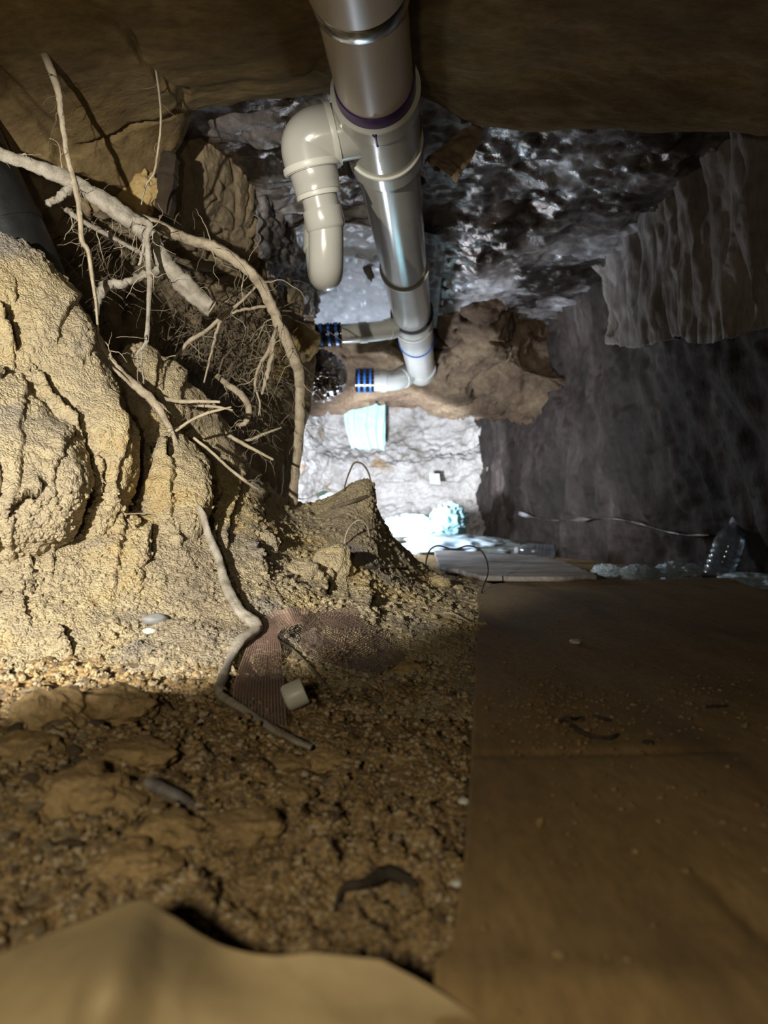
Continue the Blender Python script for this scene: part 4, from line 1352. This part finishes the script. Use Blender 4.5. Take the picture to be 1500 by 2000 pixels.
# ================================================================== mesh strip
def lattice(mb, rails, nacross, cell, wd, th=0.0004, mb2=None):
    """rails: list of (left, right) points along the strip"""
    A = np.array([[tuple(a), tuple(b)] for a, b in rails])
    fineA = cr(A, 240)
    mid = fineA.mean(1)
    ln = np.concatenate([[0], np.cumsum(np.linalg.norm(np.diff(mid, axis=0), axis=1))])
    tot = ln[-1]
    m = int(tot / (cell * 0.5))
    t = np.linspace(0, tot, m)
    Lp = np.stack([np.interp(t, ln, fineA[:, 0, k]) for k in range(3)], -1)
    Rp = np.stack([np.interp(t, ln, fineA[:, 1, k]) for k in range(3)], -1)
    for i in range(nacross + 1):
        c = i / nacross
        hw_ = 0.5 * wd
        mid_ = Lp * (1 - c) + Rp * c
        ac = (Rp - Lp)
        ac = ac / (np.linalg.norm(ac, axis=1, keepdims=True) + 1e-9)
        v = np.concatenate([mid_ - ac * hw_, mid_ + ac * hw_])
        mb.add(v, [(k, k + 1, m + k + 1, m + k) for k in range(m - 1)])
    for j in range(0, m, 2):
        a, b = Lp[j], Rp[j]
        al = Lp[min(j + 1, m - 1)] - Lp[max(j - 1, 0)]
        al = al / (np.linalg.norm(al) + 1e-9) * wd * 0.5
        nn = np.cross(al, b - a)
        nn = nn / (np.linalg.norm(nn) + 1e-9) * th
        (mb2 or mb).add([a - al + nn, b - al + nn, b + al + nn, a + al + nn], [(0, 1, 2, 3)])
    return mb


def H(px, py, off):
    return hit(px, py, off, ('dirt_bank', 'floor', 'soil_slab'))


rails = [(H(455, 1394, 0.022), H(558, 1419, 0.022)), (H(456, 1362, 0.022), H(555, 1372, 0.022)), (H(460, 1330, 0.024), H(552, 1325, 0.024)), (H(470, 1298, 0.028), H(549, 1285, 0.028)), (H(484, 1262, .018), H(546, 1258, 0.032)),
         (H(500, 1222, .012), H(541, 1240, .024)), (H(528, 1198, .020), H(552, 1228, 0.038)), (H(560, 1190, 0.050), H(575, 1220, 0.042)), (H(595, 1187, 0.052), H(592, 1218, 0.044)),
         (H(640, 1190, 0.050), H(590, 1240, 0.046)), (H(688, 1203, 0.048), H(589, 1265, 0.046)), (H(728, 1225, 0.044), H(612, 1286, 0.042)), (H(760, 1250, 0.038), H(668, 1303, 0.036)), (H(790, 1278, 0.028), H(735, 1318, 0.024))]
mb2 = MB()
mb = lattice(MB(), rails, 16, .0033, .0013, -0.0004, mb2)
ms = mb.build('mesh_strip', MAT['mesh'], smooth=False)
mb2.build('cross_strands', MAT['mesh_shade'], ms, smooth=False)
tag(ms, 'folded strip of brown woven mesh half covered in yellow soil', 'mesh')
mb = lattice(MB(), [(H(622, 1200, .012), H(694, 1182, .010)), (H(636, 1212, .012), H(700, 1198, .010)), (H(650, 1226, .012), H(707, 1224, .008))], 16, .0033, .0012)
o = mb.build('mesh_tail', MAT['mesh'], ms, smooth=False)
# soil spilled on the mesh
mb = MB()
rg = random.Random(8)
for (px, py, n_, sp) in ((645, 1280, 60, 14), (515, 1285, 45, 14), (500, 1385, 16, 20)):
    for k in range(n_):
        h = hit(px + rg.gauss(0, sp), py + rg.gauss(0, sp * .7), .034 if px > 560 else .016)
        blob(mb, h, [rg.uniform(.0009, .0028)] * 3, rg.randint(0, 60), amp=.4, sub=1)
o = mb.build('soil_on_mesh', MAT['clod'], ms, smooth=True)
o['kind'] = 'stuff'
# white plastic cap
h = hit(582, 1385, .010)
cc = h + Vector((0, 0, .013))
mb = MB()
a_, b_ = cc + Vector((-.011, -.003, -.004)), cc + Vector((.013, .001, .006))
lathe(mb, a_, b_, [(0, .0005), (0, .0092), (.001, .0105), (.003, .0112), (.017, .0112), (.0185, .0108), (.0185, .0092), (.009, .0088), (.009, .0005)], 40)
o = sharp(mb.build('bottle_stopper', MAT['cap']), 40)
tag(o, 'small translucent white plastic cap lying on the soil beside the mesh strip', 'cap')

# ================================================================== loose soil
bpy.context.view_layer.update()
DG = bpy.context.evaluated_depsgraph_get()
rg = random.Random(21)
protos = []
for k in range(9):
    mb = MB()
    blob(mb, (0, 0, 0), (1, rg.uniform(.7, 1), rg.uniform(.55, .8)), 200 + k, amp=.55, freq=1.5, sub=2)
    v = np.concatenate(mb.v)
    me = bpy.data.meshes.new('clod')
    me.from_pydata(v.tolist(), [], mb.f)
    me.materials.append((MAT['clod'], MAT['clod_pale'], MAT['clod_dark'])[k % 3])
    protos.append(me)
nclod = 0
for k in range(900):
    if nclod >= 285: break
    px, py = rg.uniform(-40, 900), 1340 + 500 * rg.random()
    if px > 480 and rg.random() < 0.45: continue
    if 430 < px < 640 and py < 1470: continue
    h = soil_at(px, py)
    if h is None or h.z > 0.12 or h.y > 0.95: continue
    s_ = rg.choice([5, 6, 7, 8, 9, 11, 14]) * (1.3 if px < 320 else .75) * h.y / F
    o = bpy.data.objects.new('clod', protos[nclod % 9])
    o.location = h + Vector((0, 0, s_ * 0.35))
    o.scale = (s_ * rg.uniform(.8, 1.5), s_ * rg.uniform(.8, 1.2), s_ * rg.uniform(.6, .9))
    o.rotation_euler = (rg.uniform(-.4, .4), rg.uniform(-.4, .4), rg.uniform(0, 6.28))
    o.parent = floor
    COL.objects.link(o)
    nclod += 1
for tone, cnt in (('clod', 4200), ('clod_pale', 2600), ('clod_dark', 2200)):
    mb = MB()
    for k in range(cnt):
        px, py = rg.uniform(-60, 925), 1300 + 600 * rg.random()
        h = soil_at(px, py)
        if h is None or h.z > 0.15: continue
        blob_r = rg.choice([1.6, 2, 2.4, 3, 3.6, 4.6, 6]) * (1.25 if px < 400 else 1) * h.y / F
        blob(mb, h + Vector((0, 0, blob_r * .4)), (blob_r * rg.uniform(.8, 1.5), blob_r, blob_r * .8), rg.randint(0, 40), amp=.5, freq=1.6, sub=1)
    o = mb.build('soil_crumbs', MAT[tone], floor, smooth=False)
    o['kind'] = 'stuff'
# crumbs on the bank
mb = MB()
for k in range(2600):
    px, py = rg.uniform(-20, 930), rg.uniform(960, 1330)
    h = soil_at(px, py)
    if h is None or h.y > 1.75: continue
    r_ = rg.uniform(.0012, .0040) * (1 if px < 500 else 1.25)
    blob(mb, h, (r_ * rg.uniform(.8, 1.4), r_, r_), rg.randint(0, 40), amp=.5, freq=1.6, sub=1)
o = mb.build('soil_crumbs', MAT['bank'], bank, smooth=False)
o['kind'] = 'stuff'
# larger lumps of the bank that can be told apart
for (px, py, rx, rz, mk, lab) in ((652, 1105, .030, .034, 'bank', None), (205, 1385, .034, .020, 'clod', None), (95, 1400, .030, .022, 'clod', None), (560, 1500, .018, .008, 'clod', None), (255, 1478, .026, .012, 'clod', None),
                             (150, 1560, .030, .018, 'clod', None), (40, 1480, .024, .014, 'clod', None), (330, 1640, .022, .012, 'clod', None), (250, 1690, .020, .010, 'clod', None), (570, 1555, .014, .007, 'clod', None), (475, 1620, .02, .010, 'clod', None), (640, 1490, .016, .008, 'clod', None),
                             (800, 1315, .022, .014, 'clod', None), (520, 1060, .020, .02, 'bank', None), (860, 1140, .022, .016, 'bank', None), (895, 1150, .014, .010, 'bank', None), (590, 1120, .03, .02, 'bank', None)):
    h = hit(px, py)
    blobobj('soil_lump', None, None, h + Vector((0, .006, -.002)), (rx, rx * .8, rz), MAT[mk], px % 50, parent=floor if mk == 'clod' else bank, smooth=False, amp=.45, freq=1.8, sub=4)
for (px, py, s_, lab) in ((283, 1255, .004, None), (293, 1235, .005, None), (1125, 1255, .006, None)):
    pass
for (px, py, rx, lab) in ((292, 1235, .007, 'small white pebble on the yellow slope above the shaded soil'), (302, 1214, .012, 'flat grey pebble on the yellow slope beside a white one'), (1125, 1256, .0065, 'pale pebble alone on the far middle of the cardboard'),
                          (905, 1567, .0035, 'white grit pebble against the left edge of the cardboard'), (893, 1727, .003, 'white grit pebble at the near end of the cardboard edge'), (1266, 1452, .0035, 'dark chip lying on the middle of the cardboard')):
    h = hit(px, py)
    blobobj('pebble', lab, 'pebble', h + Vector((0, 0, rx * .2)), (rx * 1.2, rx, rx * .6), MAT['darkbark'] if 'dark' in lab else MAT['stone'] if 'grey' in lab else MAT['pvc_lip'], px % 37, smooth=True, amp=.3, sub=3)
# dirt and twigs on the cardboard
mb = MB()
for (px, py, sx, sy, n_) in ((1085, 1360, 75, 28, 260), (1110, 1430, 90, 30, 160), (1330, 1370, 90, 40, 120), (1420, 1350, 40, 30, 70), (1010, 1250, 50, 40, 90), (1250, 1500, 200, 120, 150), (1150, 1900, 250, 60, 30)):
    for k in range(n_):
        x_, y_ = rg.gauss(px, sx), rg.gauss(py, sy)
        if x_ < 945 or y_ < 1145 or x_ > 1600: continue
        q = G(x_, y_, zc + .002)
        r_ = abs(rg.gauss(0, .0007)) + .0004
        blob(mb, q, (r_ * 1.3, r_, r_ * .7), rg.randint(0, 40), amp=.4, sub=1)
o = mb.build('soil_crumbs', MAT['floor'], card, smooth=False)
o['kind'] = 'stuff'
zt = zc + .003
def cardtwig(label, pix, r, seed, mat='darkbark'):
    mb = MB()
    pts = crv([G(x_, y_, zt + z_) for x_, y_, z_ in pix], 24)
    tube(mb, pts, [r] * 20 + [r * .8, r * .7, r * .6, r * .4], 7, True, .2, seed)
    tag(mb.build('twig', MAT[mat]), label, 'twig')
cardtwig('bent dark twig standing up in an arch on the cardboard', [(1092, 1408, 0), (1098, 1405, .012), (1109, 1400, .022), (1122, 1404, .014), (1137, 1400, 0)], .0011, 1)
cardtwig('short curved dark twig lying flat below the arched one on the cardboard', [(1115, 1416, 0), (1145, 1434, 0), (1187, 1441, 0), (1208, 1433, 0)], .0018, 2)
cardtwig('thin straight dark twig on the right of the cardboard', [(1378, 1380, 0), (1400, 1379, 0), (1422, 1378, 0)], .0012, 3)
cardtwig('pair of crumbly dark fibres right of the arched twig on the cardboard', [(1158, 1399, 0), (1175, 1402, 0), (1192, 1408, 0)], .0012, 4)

# ================================================================== far end: plastic, board, bottles
V0 = [[G(848, 1081, .012), G(940, 1085, .012), G(1040, 1092, .012), G(1100, 1106, .012)],
      [G(852, 1096, .012), G(950, 1108, .012), G(1050, 1112, .012), G(1130, 1118, .012)],
      [G(858, 1114, .012), G(960, 1136, .012), G(1060, 1138, .012), G(1165, 1134, .012)]]
bd = sheet('grey_board', 'weathered grey board on the floor beyond the cardboard', 'board', V0, MAT['board'], 60, 90, .004, .08, 4, .012, sq=(.3, 1, 1))
mb = MB()
blob(mb, P(822, 1030, 3.25), (.17, .12, .055), 12, amp=.5, freq=2.2, sub=5, ridge=True, flat=-.7)
blob(mb, P(878, 1018, 3.2), (.075, .07, .075), 17, amp=.5, freq=2.4, sub=5, ridge=True)
o = mb.build('plastic_bag', MAT['plastic_cyan'])
tag(o, 'crumpled bright cyan plastic bag at the foot of the far wall', 'bag')
mb = MB()
blob(mb, P(890, 1070, 3.0), (.25, .15, .05), 23, amp=.35, freq=2.2, sub=5, ridge=True, flat=-.6)
o = mb.build('plastic_sheet', MAT['plastic'])
tag(o, 'long pale blue plastic sheet heaped in front of the cyan bag', 'plastic sheet')
blobobj('plastic_scrap', 'small cyan plastic scrap beside the left foot of the mound', 'plastic', P(633, 967, 2.6), (.030, .02, .014), MAT['plastic_cyan'], 7, smooth=True, amp=.3, sub=3)
scr = [((1185, 1115), 2.05, (.036, .05, .018), 'small white plastic scrap left of the two by the cardboard far edge', 31),
       ((1250, 1120), 2.0, (.048, .04, .022), 'crinkled white plastic scrap in the middle of the cardboard far edge', 32),
       ((1328, 1118), 2.0, (.058, .06, .026), 'wide folded white plastic sheet left of the standing bottle', 33),
       ((1475, 1140), 1.75, (.075, .10, .022), 'dim crumpled plastic sheet right of the standing bottle', 34)]
for (q, d_, r_, lab, sd) in scr:
    blobobj('plastic_scrap', lab, 'plastic', P(q[0], q[1], d_), r_, MAT['plastic'], sd, smooth=True, amp=.55, freq=2.2, sub=5, ridge=True)


def bottle(label, base, top, r, liquid=False):
    base, top = Vector(base), Vector(top)
    Lb = (top - base).length
    e_ = empty('plastic_bottle', base, label, 'bottle')
    prof = [(0.0, .3 * r), (0.0, .80 * r), (.03 * Lb, .95 * r), (.06 * Lb, r)]
    nrib = 5
    for k in range(nrib):
        t0 = (.08 + .085 * k) * Lb
        prof += [(t0, r), (t0 + .02 * Lb, r * .93), (t0 + .055 * Lb, r * .93), (t0 + .07 * Lb, r)]
    prof += [(.52 * Lb, r), (.60 * Lb, r), (.70 * Lb, .93 * r), (.79 * Lb, .72 * r), (.86 * Lb, .42 * r), (.90 * Lb, .36 * r), (.93 * Lb, .36 * r)]
    inner = [(max(t, .003), max(q - .0012, .0005)) for t, q in prof][::-1]
    mb = MB()
    lathe(mb, base, top, prof + inner, 36, False)
    sharp(mb.build('bottle_body', MAT['clear'], e_), 60)
    mb = MB()
    lathe(mb, base, top, [(.905 * Lb, .30 * r), (.905 * Lb, .44 * r), (.985 * Lb, .44 * r), (Lb, .40 * r), (Lb, .01)], 24)
    sharp(mb.build('bottle_cap', MAT['capwhite'], e_))
    return e_


bottle('clear ribbed plastic bottle leaning upright behind the far right cardboard corner', P(1398, 1136, 1.90), P(1441, 1015, 1.95), .040)
bottle('clear plastic bottle lying on its side at the right end of the pale blue sheet', P(1085, 1078, 2.62), P(1005, 1075, 2.66), .030)
# plastic strip along the right wall
pp = []
for t in np.linspace(0, 1, 28):
    px, py = 1005 + 380 * t, 1000 + 8 * math.sin(t * 9) + 42 * t
    pp.append(hit(px, py, .03, ('wall_right', 'wall_back')))
mb = MB()
pp = crv(pp[::3], 80)
ah = [.0015 + .010 * max(0.0, math.sin(i_ * .41) * math.sin(i_ * .13 + .6)) for i_ in range(len(pp))]
V = [tuple(q + Vector((0, 0, a))) for q, a in zip(pp, ah)] + [tuple(q - Vector((0, .004, a))) for q, a in zip(pp, ah)]
n_ = len(pp)
mb.add(V, [(k, k + 1, n_ + k + 1, n_ + k) for k in range(n_ - 1)])
o = mb.build('plastic_strip', MAT['foil'])
so = o.modifiers.new('thickness', 'SOLIDIFY')
so.thickness = .002
tag(o, 'narrow pale plastic strip running along the foot of the dark right wall', 'plastic strip')
sheet('plastic_strip', 'pale blue pleated plastic hanging from the beam on the far wall', 'plastic strip',
      [[(668, 790, 4.12), (700, 790, 4.1), (752, 790, 4.12)], [(676, 830, 4.12), (705, 830, 4.1), (752, 830, 4.12)], [(690, 872, 4.14), (715, 876, 4.1), (750, 880, 4.14)]], MAT['plastic_cyan'], 30, 60, .006, .08, 17, .002, pleat=(.02, 6), tear=.02)
sheet('plastic_scrap', 'small blue plastic scrap stuck on the middle of the far wall', 'plastic',
      [[(838, 925, 4.12), (858, 925, 4.12)], [(840, 945, 4.12), (860, 946, 4.12)]], MAT['plastic'], 12, 12, .004, .05, 18, .002)
